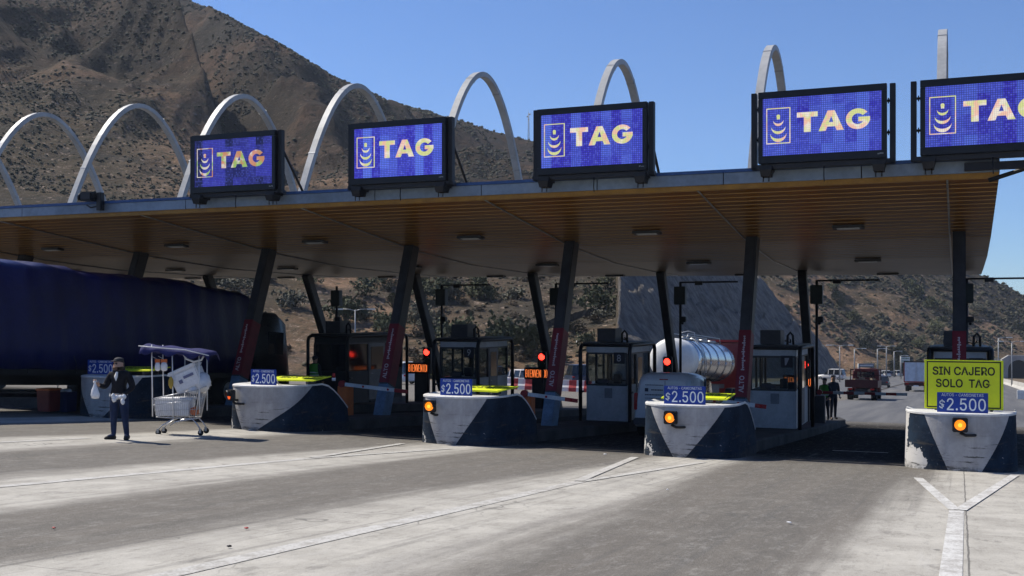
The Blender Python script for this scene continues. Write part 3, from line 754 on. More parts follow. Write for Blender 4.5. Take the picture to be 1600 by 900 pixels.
def led_white(name, dim):
    t = NT(name); o = t.tc(); oi = t.n('ShaderNodeObjectInfo'); sh_ = t.n('ShaderNodeVectorMath', operation='SCALE'); sh_.inputs[0].default_value = (9, 7, 13); t.l(oi.outputs['Random'], sh_.inputs['Scale'])
    ad = t.n('ShaderNodeVectorMath', operation='ADD'); t.l(o, ad.inputs[0]); t.l(sh_.outputs[0], ad.inputs[1]); oo = ad.outputs[0]
    n1 = t.noise(oo, 3.2, 2); n2 = t.noise(oo, 5.5, 2); xyz = t.sep(o)
    fx = t.math('FRACT', t.math('ADD', t.math('MULTIPLY', xyz[0], 62/2.42), 100.)); fz = t.math('FRACT', t.math('ADD', t.math('MULTIPLY', xyz[2], 60/2.42), 100.))
    c = t.mix(t.smooth(n1, .40, .56), (.80, .72, .58), (.62, .66, .22) if not dim else (.35, .55, .08)); c = t.mix(t.math('MULTIPLY', t.smooth(n2, .48, .6), .8), c, (.85, .45, .32) if not dim else (.7, .2, .06))
    if dim: c = t.mix(.2, c, (.0, .0, .0))
    c = t.mix(t.math('MAXIMUM', t.math('MULTIPLY', t.math('LESS_THAN', fx, .2), .4), t.math('MULTIPLY', t.math('LESS_THAN', fz, .22), .3)), c, (.12, .1, .3))
    t.set(color=(.05, .05, .05), rough=.5, emit=c, estr=.9); return t.m
led_white_m = led_white('lit_white_leds', False); led_dim_m = led_white('dim_coloured_leds', True)
def led_screen(vc, label, dim=False, phase=0., stand=False, gap=.03):
    r = thing('led_screen', label, 'LED sign', vc, 24.16, 4.44, 0, 'LED screens along the canopy edge')
    w, h, z0 = 2.64, 1.54, .30
    mb = MB()
    mb.box((0, 0, z0+.08), (w, .16, .16)); mb.box((0, 0, z0+h-.075), (w, .16, .15))
    mb.box((-w/2+.05, 0, z0+h/2), (.10, .158, h-.31)); mb.box((w/2-.05, 0, z0+h/2), (.10, .158, h-.31))
    mb.box((0, .16, z0+h/2), (w-.02, .2, h-.02)); mb.build('bezel', paint('black_bezel', (.010, .010, .013), .4, 0, .3), r, .008)
    mb = MB(); mb.box((0, 0, 0), (w-.2, .06, h-.31)); s = mb.build('screen', led_material('blue_led_panel_%d' % int(phase), dim, phase), r); s.location = (0, -.04, z0+h/2+.005)
    ink = led_dim_m if dim else led_white_m
    sw, sh = w-.2, h-.31; zc = z0+h/2+.005
    heavy_tag('lettering', r, -sw/2+sw*.60, -.077, zc-sh/2+sh*.55, sw*.61, sh*.345, ink)
    mb = MB(); ex0, ex1, ez0, ez1 = -sw/2+sw*.035, -sw/2+sw*.235, zc-sh/2+sh*.21, zc-sh/2+sh*.82
    ecx = (ex0+ex1)/2; t_ = .018; y = -.077
    mb.box((ecx, y, ez0), (ex1-ex0, .012, t_)); mb.box((ecx, y, ez1), (ex1-ex0, .012, t_)); mb.box((ex0, y, (ez0+ez1)/2), (t_, .012, ez1-ez0+t_)); mb.box((ex1, y, (ez0+ez1)/2), (t_, .012, ez1-ez0+t_))
    mb.cyl((ecx, y+.006, ez0+.58), (ecx, y-.006, ez0+.58), .038, n=14); mb.box((ecx, y, ez0+.54), (.062, .012, .05))
    for zz, rad, th in ((.405, .11, .045), (.275, .155, .055), (.13, .175, .065)):           # three crescents, growing downwards
        rings = []
        for i in range(13):
            a = math.pi*(1.06+.88*i/12); e = math.sin(math.pi*i/12)**.7*th+.006
            px_, pz_ = ecx+rad*math.cos(a), ez0+zz+.10+.5*rad*math.sin(a)*1.5
            rings.append([(px_, y-.006, pz_), (px_, y-.006, pz_-e), (px_, y+.006, pz_-e), (px_, y+.006, pz_)])
        mb.loft(rings, 0, False)
    mb.build('emblem', ink, r)
    for sgn in (-1, 1):
        mb = MB(); x = sgn*(w/2+gap+.06); mb.box((x, .1, z0+h/2-.05), (.115, .16, h+.12))
        for q in (.35, .78):
            mb.cyl((sgn*(w/2-.01), .1, z0+h*q), (x, .1, z0+h*q), .028, n=8); mb.cyl((sgn*(w/2+gap*.5), .1, z0+h*q-.06), (sgn*(w/2+gap*.5), .1, z0+h*q+.06), .016, n=6)
        mb.build('post', black_metal, r, .006)
        mb = MB(); x = sgn*(w/2-.16); mb.box((x, .12, .2), (.26, .42, .1)); mb.box((x, .06, .09), (.2, .3, .14), taper=1.25)
        for q in (-.06, .06): mb.cyl((x+q, -.02, .03), (x+q, -.02, -.09), .014, n=6)
        mb.build('bracket', black_metal, r)
        mb = MB(); mb.tube([(sgn*(w/2-.1), .3, z0+h*.8), (sgn*(w/2-.1), 1.5, .27)], .035, 8); mb.build('brace', black_metal, r)
    mb = MB(); mb.box((0, .12, z0-.06), (w+.3, .2, .1)); mb.build('sill', paint('charcoal_sill', (.022, .022, .026), .5, 0, .3), r, .006)
    mb = MB(); mb.tube([(.05, -.0, z0-.1), (.05, -.02, -.02), (.06, -.02, -.14)], .012, 6); mb.build('cable', black_metal, r)
    mb = MB()
    for q in range(5): mb.box((w/2-.17+q*.024, -.082, z0+.085+random.uniform(-.006, .006)), (.016, .006, random.choice((.016, .028))))
    mb.build('maker_mark', paint('pale_mark', (.3, .3, .28), .6, 0, .2), r)
    if stand:
        mb = MB(); mb.box((.62, .3, .06), (2.2, .14, .16)); mb.tube([(-.02, .42, -.22), (1.6, .42, .28)], .045, 8); mb.build('support_beam', black_metal, r)
    return r
led_screen(.56, 'rightmost LED screen, cut by the picture edge, showing a white TAG on blue', False, 3., True, .07)
led_screen(-2.73, 'second LED screen from the right, bright blue TAG sign with open gaps beside both posts', False, 17., False, .05)
led_screen(-7.85, 'middle LED screen of the five, blue TAG sign with a yellowish letter A', False, 31., False, .015)
led_screen(-12.86, 'second LED screen from the left, pale blue TAG sign in a black casing', False, 48., False, .012)
led_screen(-17.75, 'leftmost LED screen, darkest one with coloured TAG letters over dim blue stripes', True, 66., False, .012)
# camera on the canopy edge
r = thing('security_camera', 'black security camera bracketed to the canopy edge at the far left', 'camera', -22.7, 24.4, 4.66)
mb = MB(); mb.box((-.1, -.1, .17), (.42, .3, .26)); mb.cyl((-.32, -.12, .17), (-.42, -.14, .16), .11, n=14); mb.build('body', black_metal, r, .04)
mb = MB(); mb.box((.22, 0, .03), (.16, .16, .5)); mb.tube([(.2, -.05, -.1), (-.05, -.08, -.14), (-.2, -.08, -.06)], .025, 6); mb.build('bracket', black_metal, r, .01)
mb = MB(); mb.cyl((-.415, -.138, .16), (-.43, -.142, .16), .085, n=14); mb.build('lens', auto_glass, r)

# ------------------------------------------------------------------ traffic islands and their crash blocks
kerb_m = paint('kerb_concrete', (.065, .062, .06), .9, 0, .5, 1.2, .2, 0, .01)
for k, v in enumerate(ISL[:8]):
    o = thing('traffic_island', 'raised concrete traffic island under the canopy carrying %s' % (['the booth numbered 6', 'the booth numbered 7 and two standing workers', 'the booth numbered 8', 'the booth numbered 9', 'the dark unlit booth by the truck', 'a barrier cabinet beyond the blue truck', 'columns at the far left', 'the leftmost visible columns'][k]), 'traffic island', v, 25.2, None, 0, 'traffic islands between the lanes')
    mb = MB(); rings = []
    for d0 in list(np.arange(0, 23.8, 2.2))+[24.4]:
        w = .93 if d0 < 24.2 else .5; z = g(v, 25.2+d0)-g(v, 25.2); h = .27
        rings.append([(-w, d0, z-.3), (-w, d0, z+h-.03), (-w+.04, d0, z+h), (w-.04, d0, z+h), (w, d0, z+h-.03), (w, d0, z-.3)])
    mb.loft(rings, 0, False); mb.build('kerb', kerb_m, o)
def block_material(name, chip, shift, half_t, half_b):
    t = NT(name); o = t.tc(); arc, hg = t.attr('arc'), t.attr('hgt')
    lim = t.math('ADD', t.math('MULTIPLY', hg, half_t-half_b), half_b)
    a = t.noise(o, 2.2, 6, .65); b = t.noise(o, 14, 5, .7); st = t.noise(t.mapping(o, (6, 6, .7)), 1., 4, .6)
    white = t.math('LESS_THAN', t.math('ADD', t.math('ABSOLUTE', t.math('SUBTRACT', arc, t.math('ADD', t.math('MULTIPLY', hg, shift[1]-shift[0]), shift[0]))), t.math('MULTIPLY', t.math('SUBTRACT', b, .5), .02)), lim)
    w = t.mix(t.smooth(a, .3, .7), (.32, .31, .305), (.47, .46, .45)); w = t.mix(t.math('MULTIPLY', t.smooth(st, .5, .7), .5), w, (.3, .29, .285))
    w = t.mix(t.math('MULTIPLY', t.smooth(a, .62, .7), .5), w, (.16, .155, .15))
    bl = t.mix(t.smooth(a, .3, .7), (.008, .014, .026), (.018, .034, .058)); bl = t.mix(t.math('MULTIPLY', t.smooth(b, .62, .72), .5), bl, (.2, .23, .25))
    col = t.mix(white, bl, w)
    chipn = t.math('ADD', t.math('MULTIPLY', t.noise(o, 3.1, 5, .6), .6), t.math('MULTIPLY', t.noise(t.mapping(o, (1, 1, 1), (3, 1, 7)), 9., 4, .6), .4))
    low = t.math('MULTIPLY', t.smooth(hg, .6, .1), t.smooth(arc, -.45, -.8))
    edge = t.smooth(arc, -1.05, -1.3)
    c = t.math('GREATER_THAN', t.math('ADD', chipn, t.math('MULTIPLY', t.math('MAXIMUM', low, edge), chip)), .665)
    col = t.mix(c, col, (.55, .53, .5))
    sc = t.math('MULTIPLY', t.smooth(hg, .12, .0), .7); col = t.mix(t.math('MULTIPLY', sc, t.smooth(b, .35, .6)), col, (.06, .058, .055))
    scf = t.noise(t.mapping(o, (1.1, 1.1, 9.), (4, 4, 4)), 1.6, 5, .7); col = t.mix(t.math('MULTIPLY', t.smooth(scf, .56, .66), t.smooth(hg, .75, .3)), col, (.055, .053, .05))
    t.set(color=col, rough=.8, spec=.12); t.bump(t.math('ADD', a, t.math('MULTIPLY', b, .6)), .02, .6); return t.m
block_cap = paint('white_block_cap', (.68, .67, .65), .6, 0, .25, 3, .4, 0, .01)
def crash_block(k, label, chip, shift, half_t, half_b, d0=22.4):
    v = ISL[k]; r = thing('crash_block', label, 'concrete block', v, d0, None, 0, 'concrete crash blocks in front of the toll islands')
    W, Dp, Lg, Hh = 1.0, 1.12, 2.75, 1.07
    out = [(-W, y) for y in (Lg, 2.55, 2.3, 2.05, 1.8, 1.5, Dp)]
    out += [(-W*math.copysign(abs(math.cos(a))**.72, math.cos(a)), Dp-Dp*abs(math.sin(a))**.72) for a in [math.pi*i/40 for i in range(1, 40)]]
    out += [(W, y) for y in (Dp, 1.5, 1.8, 2.05, 2.3, 2.55, Lg)]
    mid = len(out)//2; arcs = [0]*len(out)
    for i in range(mid+1, len(out)): arcs[i] = arcs[i-1]+math.dist(out[i], out[i-1])
    for i in range(mid-1, -1, -1): arcs[i] = arcs[i+1]-math.dist(out[i], out[i+1])
    def ht(y): return Hh if y < 1.55 else Hh-.68*((y-1.55)/(Lg-1.55))**1.5
    rows = [-.5, 0, .25, .5, .75, 1.]
    vs, A, Hg = [], [], []
    for q in rows:
        for i, (x, y) in enumerate(out):
            z = ht(y)*q if q >= 0 else q; bt = 1+.035*(1-max(q, 0))
            vs.append((x*bt, Dp+(y-Dp)*(bt if y < Dp else 1), z)); A.append(arcs[i]); Hg.append(max(0, q))
    n = len(out); fs = [(j*n+i, j*n+i+1, (j+1)*n+i+1, (j+1)*n+i) for j in range(len(rows)-1) for i in range(n-1)]
    fs += [(j*n+n-1, j*n, (j+1)*n, (j+1)*n+n-1) for j in range(len(rows)-1)]
    me = bpy.data.meshes.new('concrete_body'); me.from_pydata(vs, [], fs); me.update()
    a = me.attributes.new('arc', 'FLOAT', 'POINT'); a.data.foreach_set('value', A); a = me.attributes.new('hgt', 'FLOAT', 'POINT'); a.data.foreach_set('value', Hg)
    for p in me.polygons: p.use_smooth = len(p.vertices) == 4 and p.index < len(fs)-len(rows)+1
    me.materials.append(block_material('painted_block_concrete_%d' % k, chip, shift, half_t, half_b)); o = bpy.data.objects.new('concrete_body', me); COL.objects.link(o); o.parent = r
    mb = MB(); rings = []
    for dz, gr in ((-.035, 1.012), (.0, 1.012), (.012, 1.0)):
        rings.append([(x*gr, Dp+(y-Dp)*(gr if y < Dp else 1), ht(y)+dz+.004) for x, y in out])
    mb.loft(rings, 0, False); mb.build('cap', block_cap, r)
    return r
crash_block(0, 'concrete crash block under the upright yellow sign, its blue paint badly chipped', .34, (.08, .16), .83, .28)
crash_block(1, 'blue and white concrete crash block in front of the white van', .15, (-.07, .05), .86, .12)
crash_block(2, 'blue and white concrete crash block in front of the booth numbered 9', .12, (-.1, .02), .84, .22)
crash_block(3, 'rounded grey white crash block just right of the shopping cart', .14, (-.1, .45), 1.3, .2)
crash_block(4, 'shaded concrete crash block behind the street vendor', .03, (0, .2), 1.1, .2, 22.9)

# amber warning lamps on the noses of the blocks
amber = glow('lit_amber_lens', (1., .24, .008), 1.35); amber_core = glow('lit_amber_core', (1., .50, .03), 1.5)
def nose_pt(phi, W=1.0, Dp=1.3):
    a = math.pi/2+R(phi); return (-W*-1*math.copysign(abs(math.cos(a))**.8, math.cos(a)), Dp-Dp*abs(math.sin(a))**.8)
def warning_lamp(k, xoff, yaw, zz, label, dim=False, d0=22.4):
    v = ISL[k]; y = 1.12-1.12*(max(0, 1-abs(xoff)**2.78))**.36
    r = thing('warning_lamp', label, 'warning light', v+xoff, d0+y, g(v, d0)+zz, R(yaw), 'amber warning lamps on the crash blocks')
    mb = MB(); mb.box((0, -.16, 0), (.27, .12, .27)); mb.box((0, -.05, -.12), (.1, .16, .05))
    for sx in (-1, 1):
        for sz in (-1, 1): mb.box((sx*.14, -.16, sz*.09), (.03, .05, .03))
    mb.build('housing', black_metal, r, .015)
    mb = MB(); rings = []
    for yy, q in ((-.22, 0), (-.31, .01)):
        rings.append([(.115*math.cos(a), yy, .115*math.sin(a)+q) for a in [R(-10+200*i/16) for i in range(17)]]+[(.105*math.cos(a), yy, .105*math.sin(a)+q) for a in [R(190-200*i/16) for i in range(17)]])
    mb.loft(rings, 0, True); mb.build('visor', black_metal, r)
    m = amber if not dim else glow('weak_amber_lens', (1., .12, .01), .9)
    mb = MB(); mb.ell((0, -.222, 0), (.1, .028, .1), 16, 8); l = mb.build('lens', m, r)
    if not dim:
        mb = MB(); mb.ell((.0, -.236, 0), (.05, .02, .05), 12, 6); mb.build('bulb', amber_core, l)
    mb = MB(); mb.tube([(0, -.12, -.15), (.1, -.1, -.2), (.24, -.02, -.2), (.3, .05, -.2)], .028, 8); mb.build('bracket', black_metal, r)
warning_lamp(0, .0, 0, .885, 'bright amber lamp on the block under the yellow sign')
warning_lamp(1, -.22, -2, .83, 'bright amber lamp with a hood on the block in front of the white van')
warning_lamp(2, -.50, 8, .86, 'amber lamp at the left of the block before the booth numbered 9')
warning_lamp(3, -.50, -34, .84, 'weak orange lamp seen side on at the left edge of the block beside the cart', True)

# signs standing or lying on the blocks
blue_sign = paint('blue_sign_face', (.008, .045, .30), .45, 0, .15); white_ink = paint('white_sign_lettering', (.74, .78, .78), .5, 0, .08)
def price_sign(k, x, dd, label, w=.90, tilt=0.):
    v = ISL[k]; z = g(v, 22.4)+1.085
    r = thing('price_sign', label, 'price sign', v+x, dd, z, 0, 'blue price signs on the crash blocks')
    mb = MB(); mb.box((0, 0, .19), (w, .02, .38)); mb.build('panel', blue_sign, r, .004)
    text_mesh('lettering', 'AUTOS - CAMIONETAS', r, (0, -.013, .335), w*.82, .055, white_ink, .004, .0)
    text_mesh('lettering', '$', r, (-w*.40, -.013, .15), w*.115, .19, white_ink, .004, .004)
    text_mesh('lettering', '2.500', r, (w*.075, -.013, .155), w*.76, .235, white_ink, .004, .004)
    mb = MB(); mb.tube([(-.3, .01, .3), (-.3, .2, .01)], .012, 6); mb.tube([(.3, .01, .3), (.3, .2, .01)], .012, 6); mb.build('prop', steel, r)
price_sign(0, .04, 22.62, 'blue price sign overlapping the lower edge of the upright yellow sign')
price_sign(1, -.02, 22.62, 'blue price sign in front of the white van', .88)
price_sign(2, -.02, 22.72, 'blue price sign below the booth numbered 9', .80)
price_sign(3, .05, 22.75, 'blue price sign on the block right of the shopping cart', .74)
price_sign(4, -.25, 23.3, 'blue price sign in shade behind the vendor')
yellow_m = paint('fluorescent_yellow_sign_face', (.70, .78, .02), .5, 0, .08); black_ink = paint('black_sign_lettering', (.012, .012, .012), .5, 0, .2)
def sign_board(r, small=False):
    mb = MB(); mb.box((0, 0, .5), (1.42, .025, .95)); p = mb.build('panel', yellow_m, r, .006)
    mb = MB(); y = -.0145
    for cx, cz, sx, sz in ((0, .06, 1.33, .022), (0, .94, 1.33, .022), (-.655, .5, .022, .90), (.655, .5, .022, .90)): mb.box((cx, y, cz), (sx, .004, sz))
    mb.build('border', black_ink, r)
    text_mesh('lettering', 'SIN CAJERO', r, (0, -.015, .765), 1.12, .165, black_ink, .004, .017)
    text_mesh('lettering', 'SOLO  TAG', r, (0, -.015, .525), 1.0, .165, black_ink, .004, .017)
v = ISL[0]
r = thing('lane_sign', 'upright yellow sign reading SIN CAJERO SOLO TAG on the rightmost block', 'sign', v+.06, 23.1, g(v, 22.4)+1.09); sign_board(r)
mb = MB()
for sx in (-.5, .5): mb.box((sx, .06, .45), (.05, .06, .95)); mb.tube([(sx, .08, .8), (sx, .9, -.03)], .02, 6)
mb.build('stand', dark_grey, r)
for k, x, dd, lab, rz in ((1, .08, 22.98, 'yellow sign lying flat behind the price sign before the white van', 0), (2, .2, 23.05, 'yellow sign lying flat below the booth numbered 9', -8), (3, .45, 23.2, 'yellow sign lying flat on the block right of the cart', 5), (4, .35, 23.6, 'yellow sign lying flat on the shaded block behind the vendor', 3)):
    v = ISL[k]; r = thing('lane_sign', lab, 'sign', v+x, dd, g(v, 22.4)+1.17, 0, 'yellow signs lying on the blocks'); sign_board(r)
    r.rotation_euler = (Matrix.Rotation(-ANG+R(rz), 3, 'Z') @ Matrix.Rotation(R(-86), 3, 'X')).to_euler()
    mb = MB(); mb.box((-.5, .06, .25), (.07, .08, .4)); mb.box((.5, .06, .25), (.07, .08, .4)); mb.build('stand', dark_grey, r)

# ------------------------------------------------------------------ toll booths
booth_white = paint('booth_white_panel', (.46, .47, .48), .5, 0, .25, 1.6); booth_frame = paint('booth_dark_frame', (.03, .032, .036), .45, 0, .3); plate_m = paint('dark_number_plate', (.014, .014, .022), .5, 0, .2)
interior_m = paint('booth_interior_grey', (.10, .11, .12), .7, 0, .3)
def booth(k, number, label, dark=False, dd=34.2, L=2.7):
    v = ISL[k]; z = g(v, dd)+.27
    r = thing('toll_booth', label, 'toll booth', v, dd, z, 0, 'toll booths under the canopy')
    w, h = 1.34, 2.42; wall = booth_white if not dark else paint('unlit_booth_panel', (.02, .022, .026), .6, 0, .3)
    zl, zw, zt = .02, 1.18, 2.2                       # panel foot, window sill, window head
    mb = MB()                                         # walls below and above the windows
    for x in (-w/2, w/2): mb.box((x, L/2, (zl+zw)/2), (.05, L, zw-zl)); mb.box((x, L/2, (zt+h)/2), (.05, L, h-zt))
    for y in (0, L): mb.box((0, y, (zl+zw)/2), (w-.05, .05, zw-zl)); mb.box((0, y, (zt+h)/2), (w-.05, .05, h-zt))
    mb.build('wall', wall, r)
    mb = MB(); mb.box((0, L/2, .1), (w-.06, L-.06, .04)); mb.box((0, .5, 1.0), (w-.1, .5, .05)); mb.box((-.3, .5, 1.2), (.32, .12, .32)); mb.box((.35, L-.4, .7), (.4, .4, 1.2)); mb.build('interior', interior_m, r)
    mb = MB()
    for x in (-w/2, w/2):
        for y in (0, L*.36, L*.66, L): mb.box((x, y, (zw+zt)/2), (.07, .07, zt-zw))
    for y in (-.003, L+.003): mb.box((0, y, zw), (w+.02, .07, .05)); mb.box((0, y, zt), (w+.02, .07, .06))
    for x in (-w/2, w/2): mb.box((x, L/2, zt-.005), (.065, L-.06, .05))
    mb.build('window_frame', booth_frame, r)
    for nm, c, s in (('front', (0, 0, (zw+zt)/2), (w-.07, .012, zt-zw-.05)), ('back', (0, L, (zw+zt)/2), (w-.07, .012, zt-zw-.05)), ('left', (-w/2, L/2, (zw+zt)/2), (.012, L-.07, zt-zw-.05)), ('right', (w/2, L*.18, (zw+zt)/2), (.012, L*.36-.07, zt-zw-.05)), ('rr', (w/2, L*.83, (zw+zt)/2), (.012, L*.34-.07, zt-zw-.05))):
        mb = MB(); mb.box(c, s); mb.build('window_pane', auto_glass if dark else clear_glass, r)
    mb = MB(); mb.box((w/2+.03, L*.51, 1.12), (.04, L*.3-.06, 2.1)); d_ = mb.build('door', paint('booth_grey_door', (.16, .165, .17), .5, 0, .3), r, .01)
    mb = MB(); mb.box((w/2+.053, L*.51, 1.62), (.012, L*.3-.3, .85)); mb.build('door_window', auto_glass, d_)
    mb = MB(); mb.box((w/2+.065, L*.41, 1.05), (.04, .12, .03)); mb.build('handle', steel, d_)
    mb = MB(); mb.box((0, L/2, h+.07), (w+.22, L+.24, .14)); mb.build('roof', booth_frame, r, .02)
    mb = MB(); mb.box((-.14, .75, h+.37), (.62, .75, .44))
    for q in range(5): mb.box((-.14, .372, h+.25+q*.06), (.5, .01, .025))
    mb.build('air_conditioner', dark_grey, r, .015)
    mb = MB(); mb.tube([(.36, .5, h+.14), (.37, .48, h+.42), (.45, .48, h+.52), (.53, .48, h+.42), (.54, .5, h+.14)], .035, 8); mb.tube([(.45, .48, h+.3), (.4, .9, h+.2), (.2, 1.1, h+.25)], .02, 6); mb.build('cable_loop', rubber, r)
    mb = MB(); rr = .062
    for x in (-w/2-.16, w/2+.16):
        mb.tube([(x, -.22, -.25), (x, -.22, h-.12), (x, -.16, h+.0), (x, 0, h+.06), (x, L-.05, h+.06), (x, L+.1, h), (x, L+.16, h-.14), (x, L+.16, -.25)], rr, 10)
    for zz in (.95,): mb.tube([(w/2+.16, -.22, zz), (w/2+.16, .1, zz)], .035, 8); mb.tube([(-w/2-.16, -.22, zz), (-w/2-.16, .1, zz)], .035, 8)
    mb.tube([(-w/2-.16, -.1, h+.05), (w/2+.16, -.1, h+.05)], .05, 8)
    mb.build('guard_rail', black_metal, r)
    if number:
        mb = MB(); mb.box((.42, -.05, 2.06), (.36, .02, .36)); p = mb.build('number_plate', plate_m, r)
        text_mesh('lettering', number, p, (.42, -.064, 2.06), .13, .22, paint('pale_number', (.4, .4, .42), .5, 0, .1), .004, .01)
        mb = MB(); mb.box((.06, -.034, .92), (.26, .012, .32)); mb.build('notice', paint('grey_notice', (.2, .21, .23), .6, 0, .3), r)
        mb = MB(); mb.box((-.12, -.04, 1.3), (.4, .03, .1)); mb.box((.3, .2, 1.38), (.22, .2, .3)); mb.build('till', dark_grey, r)
    return r
booth(0, '6', 'toll booth numbered 6, mostly hidden behind the upright yellow sign')
booth(1, '7', 'toll booth numbered 7 with white lower panel, right of the red tanker truck')
booth(2, '8', 'toll booth numbered 8 with white lower panel, left of the white van')
booth(3, '9', 'toll booth numbered 9 behind the block with the amber lamp')
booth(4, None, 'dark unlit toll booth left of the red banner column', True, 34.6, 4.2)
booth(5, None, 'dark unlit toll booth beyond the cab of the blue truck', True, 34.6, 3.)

# ------------------------------------------------------------------ masts, lights, message signs, barriers
red_on = glow('lit_red_lens', (1., .035, .02), 4.5); led_orange = glow('orange_led_lettering', (1., .22, .05), 1.2)
def mast(k, label):
    v = ISL[k]+.22; dd = 43.4; z = g(v, dd)
    r = thing('sensor_mast', label, 'mast', v, dd, z, 0, 'sensor masts at the ends of the islands')
    H_ = 2.85-z
    mb = MB(); mb.cyl((0, 0, .15), (0, 0, H_), .055, n=10); mb.build('pole', black_metal, r)
    mb = MB(); mb.box((0, -.02, H_-.55), (.46, .3, .72)); mb.build('box', paint('dark_green_box', (.02, .028, .026), .5, 0, .3), r, .02)
    mb = MB(); mb.box((.12, -.06, H_-1.5), (.26, .2, .22)); mb.cyl((.12, -.06, H_-1.62), (.12, -.2, H_-1.66), .06, n=10); mb.build('camera', black_metal, r, .02)
    if k in (0, 1, 2, 3, 4):
        mb = MB(); mb.tube([(0, 0, H_-.02), (2.3, 0, H_-.02)], .035, 8); mb.box((.75, 0, H_-.06), (.3, .16, .16)); mb.build('arm', black_metal, r)
mast(0, 'sensor mast just right of the rightmost column'); mast(1, 'sensor mast beside the two standing workers'); mast(2, 'sensor mast in front of the tanker truck'); mast(3, 'sensor mast between the leaning columns left of booth 8'); mast(4, 'sensor mast left of booth 9'); mast(5, 'sensor mast above the dark unlit booth')
def traffic_light(k, label):
    v = ISL[k]-.12; dd = 42.7; z = g(v, dd)
    r = thing('traffic_light', label, 'traffic light', v, dd, z, 0, 'red traffic lights beyond the booths'); c = 2.42
    mb = MB(); mb.cyl((0, .04, .2), (0, .04, c-.3), .05, n=8); mb.build('pole', black_metal, r)
    mb = MB(); mb.box((0, 0, c-.17), (.36, .2, .74)); mb.build('housing', black_metal, r, .03)
    mb = MB(); mb.ell((0, -.11, c), (.135, .03, .135), 14, 8); mb.build('red_lens', red_on, r)
    mb = MB(); mb.ell((0, -.1, c-.34), (.12, .02, .12), 14, 8); mb.build('green_lens', paint('unlit_green_lens', (.01, .05, .03), .3, 0, .2), r)
    mb = MB()
    for zc in (c, c-.34):
        rings = [[(.155*math.cos(a), yy, zc+.155*math.sin(a)) for a in [R(20+140*i/10) for i in range(11)]]+[(.145*math.cos(a), yy, zc+.145*math.sin(a)) for a in [R(160-140*i/10) for i in range(11)]] for yy in (-.1, -.24)]
        mb.loft(rings, 0, True)
    mb.build('visor', black_metal, r)
traffic_light(1, 'red traffic light beside the two workers'); traffic_light(2, 'red traffic light in front of the tanker end'); traffic_light(3, 'red traffic light left of booth 8'); traffic_light(4, 'red traffic light left of booth 9')
SEG = {'B': [(0, 0, 0, 1), (0, 1, .7, 1), (0, .5, .8, .5), (0, 0, .7, 0), (.8, .08, .8, .45), (.75, .55, .75, .92)], 'I': [(.4, 0, .4, 1)], 'E': [(0, 0, 0, 1), (0, 1, .8, 1), (0, .5, .65, .5), (0, 0, .8, 0)],
       'N': [(0, 0, 0, 1), (0, 1, .8, 0), (.8, 0, .8, 1)], 'V': [(0, 1, .4, 0), (.4, 0, .8, 1)], 'D': [(0, 0, 0, 1), (0, 1, .6, 1), (0, 0, .6, 0), (.8, .15, .8, .85), (.6, 1, .8, .85), (.6, 0, .8, .15)], 'O': [(0, .1, 0, .9), (.8, .1, .8, .9), (.1, 1, .7, 1), (.1, 0, .7, 0)]}
def led_word(name, s, parent, y, zc, w, h, m):
    """rows of lit diodes drawn as thin strokes"""
    mb = MB(); cw = w/len(s)
    for i, c in enumerate(s):
        x0 = -w/2+i*cw+cw*.1
        for a, b, c_, d_ in SEG[c]:
            p = Vector((x0+a*cw*.85, y, zc-h/2+b*h)); q = Vector((x0+c_*cw*.85, y, zc-h/2+d_*h)); dv = q-p
            mb.box((p+q)/2, (.017, .008, dv.length+.014), Vector((0, 0, 1)).rotation_difference(dv.normalized()).to_matrix())
    return mb.build(name, m, parent)
def message_sign(k, off, zz, label):
    v = ISL[k]+off; dd = 43.0; z = g(v, dd)
    r = thing('message_sign', label, 'LED sign', v, dd, z, 0, 'orange LED message signs')
    mb = MB(); mb.box((0, 0, zz), (1.12, .2, .5)); mb.build('housing', black_metal, r, .02)
    led_word('lettering', 'BIENVENIDO', r, -.108, zz, .98, .3, led_orange)
    mb = MB(); mb.box((.1, .05, zz/2-.1), (.62, .3, zz-.3)); mb.build('cabinet', dark_grey, r, .02)
message_sign(4, -.66, 1.72, 'orange BIENVENIDO sign left of booth 9'); message_sign(3, -.46, 1.72, 'orange BIENVENIDO sign left of booth 8'); message_sign(1, -.42, 1.78, 'orange LED sign half hidden behind booth 7')
boom_red = paint('boom_red', (.28, .02, .02), .5, 0, .3); boom_white = paint('boom_white', (.55, .55, .53), .5, 0, .25)
def gate(v, dd, L, label, white=True, hgt=1.05, cab=orange_paint, droop=0.):
    z = g(v, dd)+.27-(.17 if dd < 30 else 0)
    r = thing('barrier_gate', label, 'barrier', v, dd, z, 0, 'lane barriers under the canopy')
    mb = MB(); mb.box((0, 0, .5), (.36, .34, 1.04)); mb.build('cabinet', cab, r, .03)
    mb = MB(); n = max(4, int(L/.36)); q = L/n
    for i in range(n): mb.box((.12+q*(i+.5), -.22, hgt), (q, .05, .1), None, (i % 2) if not white else (0 if i == n-1 else 1))
    mb.cyl((0, -.24, hgt), (0, -.12, hgt), .1, n=12)
    b = mb.build('boom', [boom_red, boom_white], r); b.rotation_euler = (0, droop, 0); b.location = (-hgt*math.sin(droop), 0, .02)
    if white:
        mb = MB()
        for i in range(1, n, 2): mb.cyl((.12+q*(i+.5), -.249, hgt), (.12+q*(i+.5), -.243, hgt), .035, n=10)
        mb.build('reflector', lens_red, b)
    return r
gate(-16.42, 27.6, 2.0, 'lane barrier with orange cabinet and white boom before the dark booth', droop=.08)
gate(-10.80, 27.6, 1.4, 'lane barrier with orange brown cabinet below the BIENVENIDO sign left of booth 8', droop=.1)
gate(-5.62, 27.6, 1.1, 'short white boomed lane barrier left of booth 7', droop=.1)
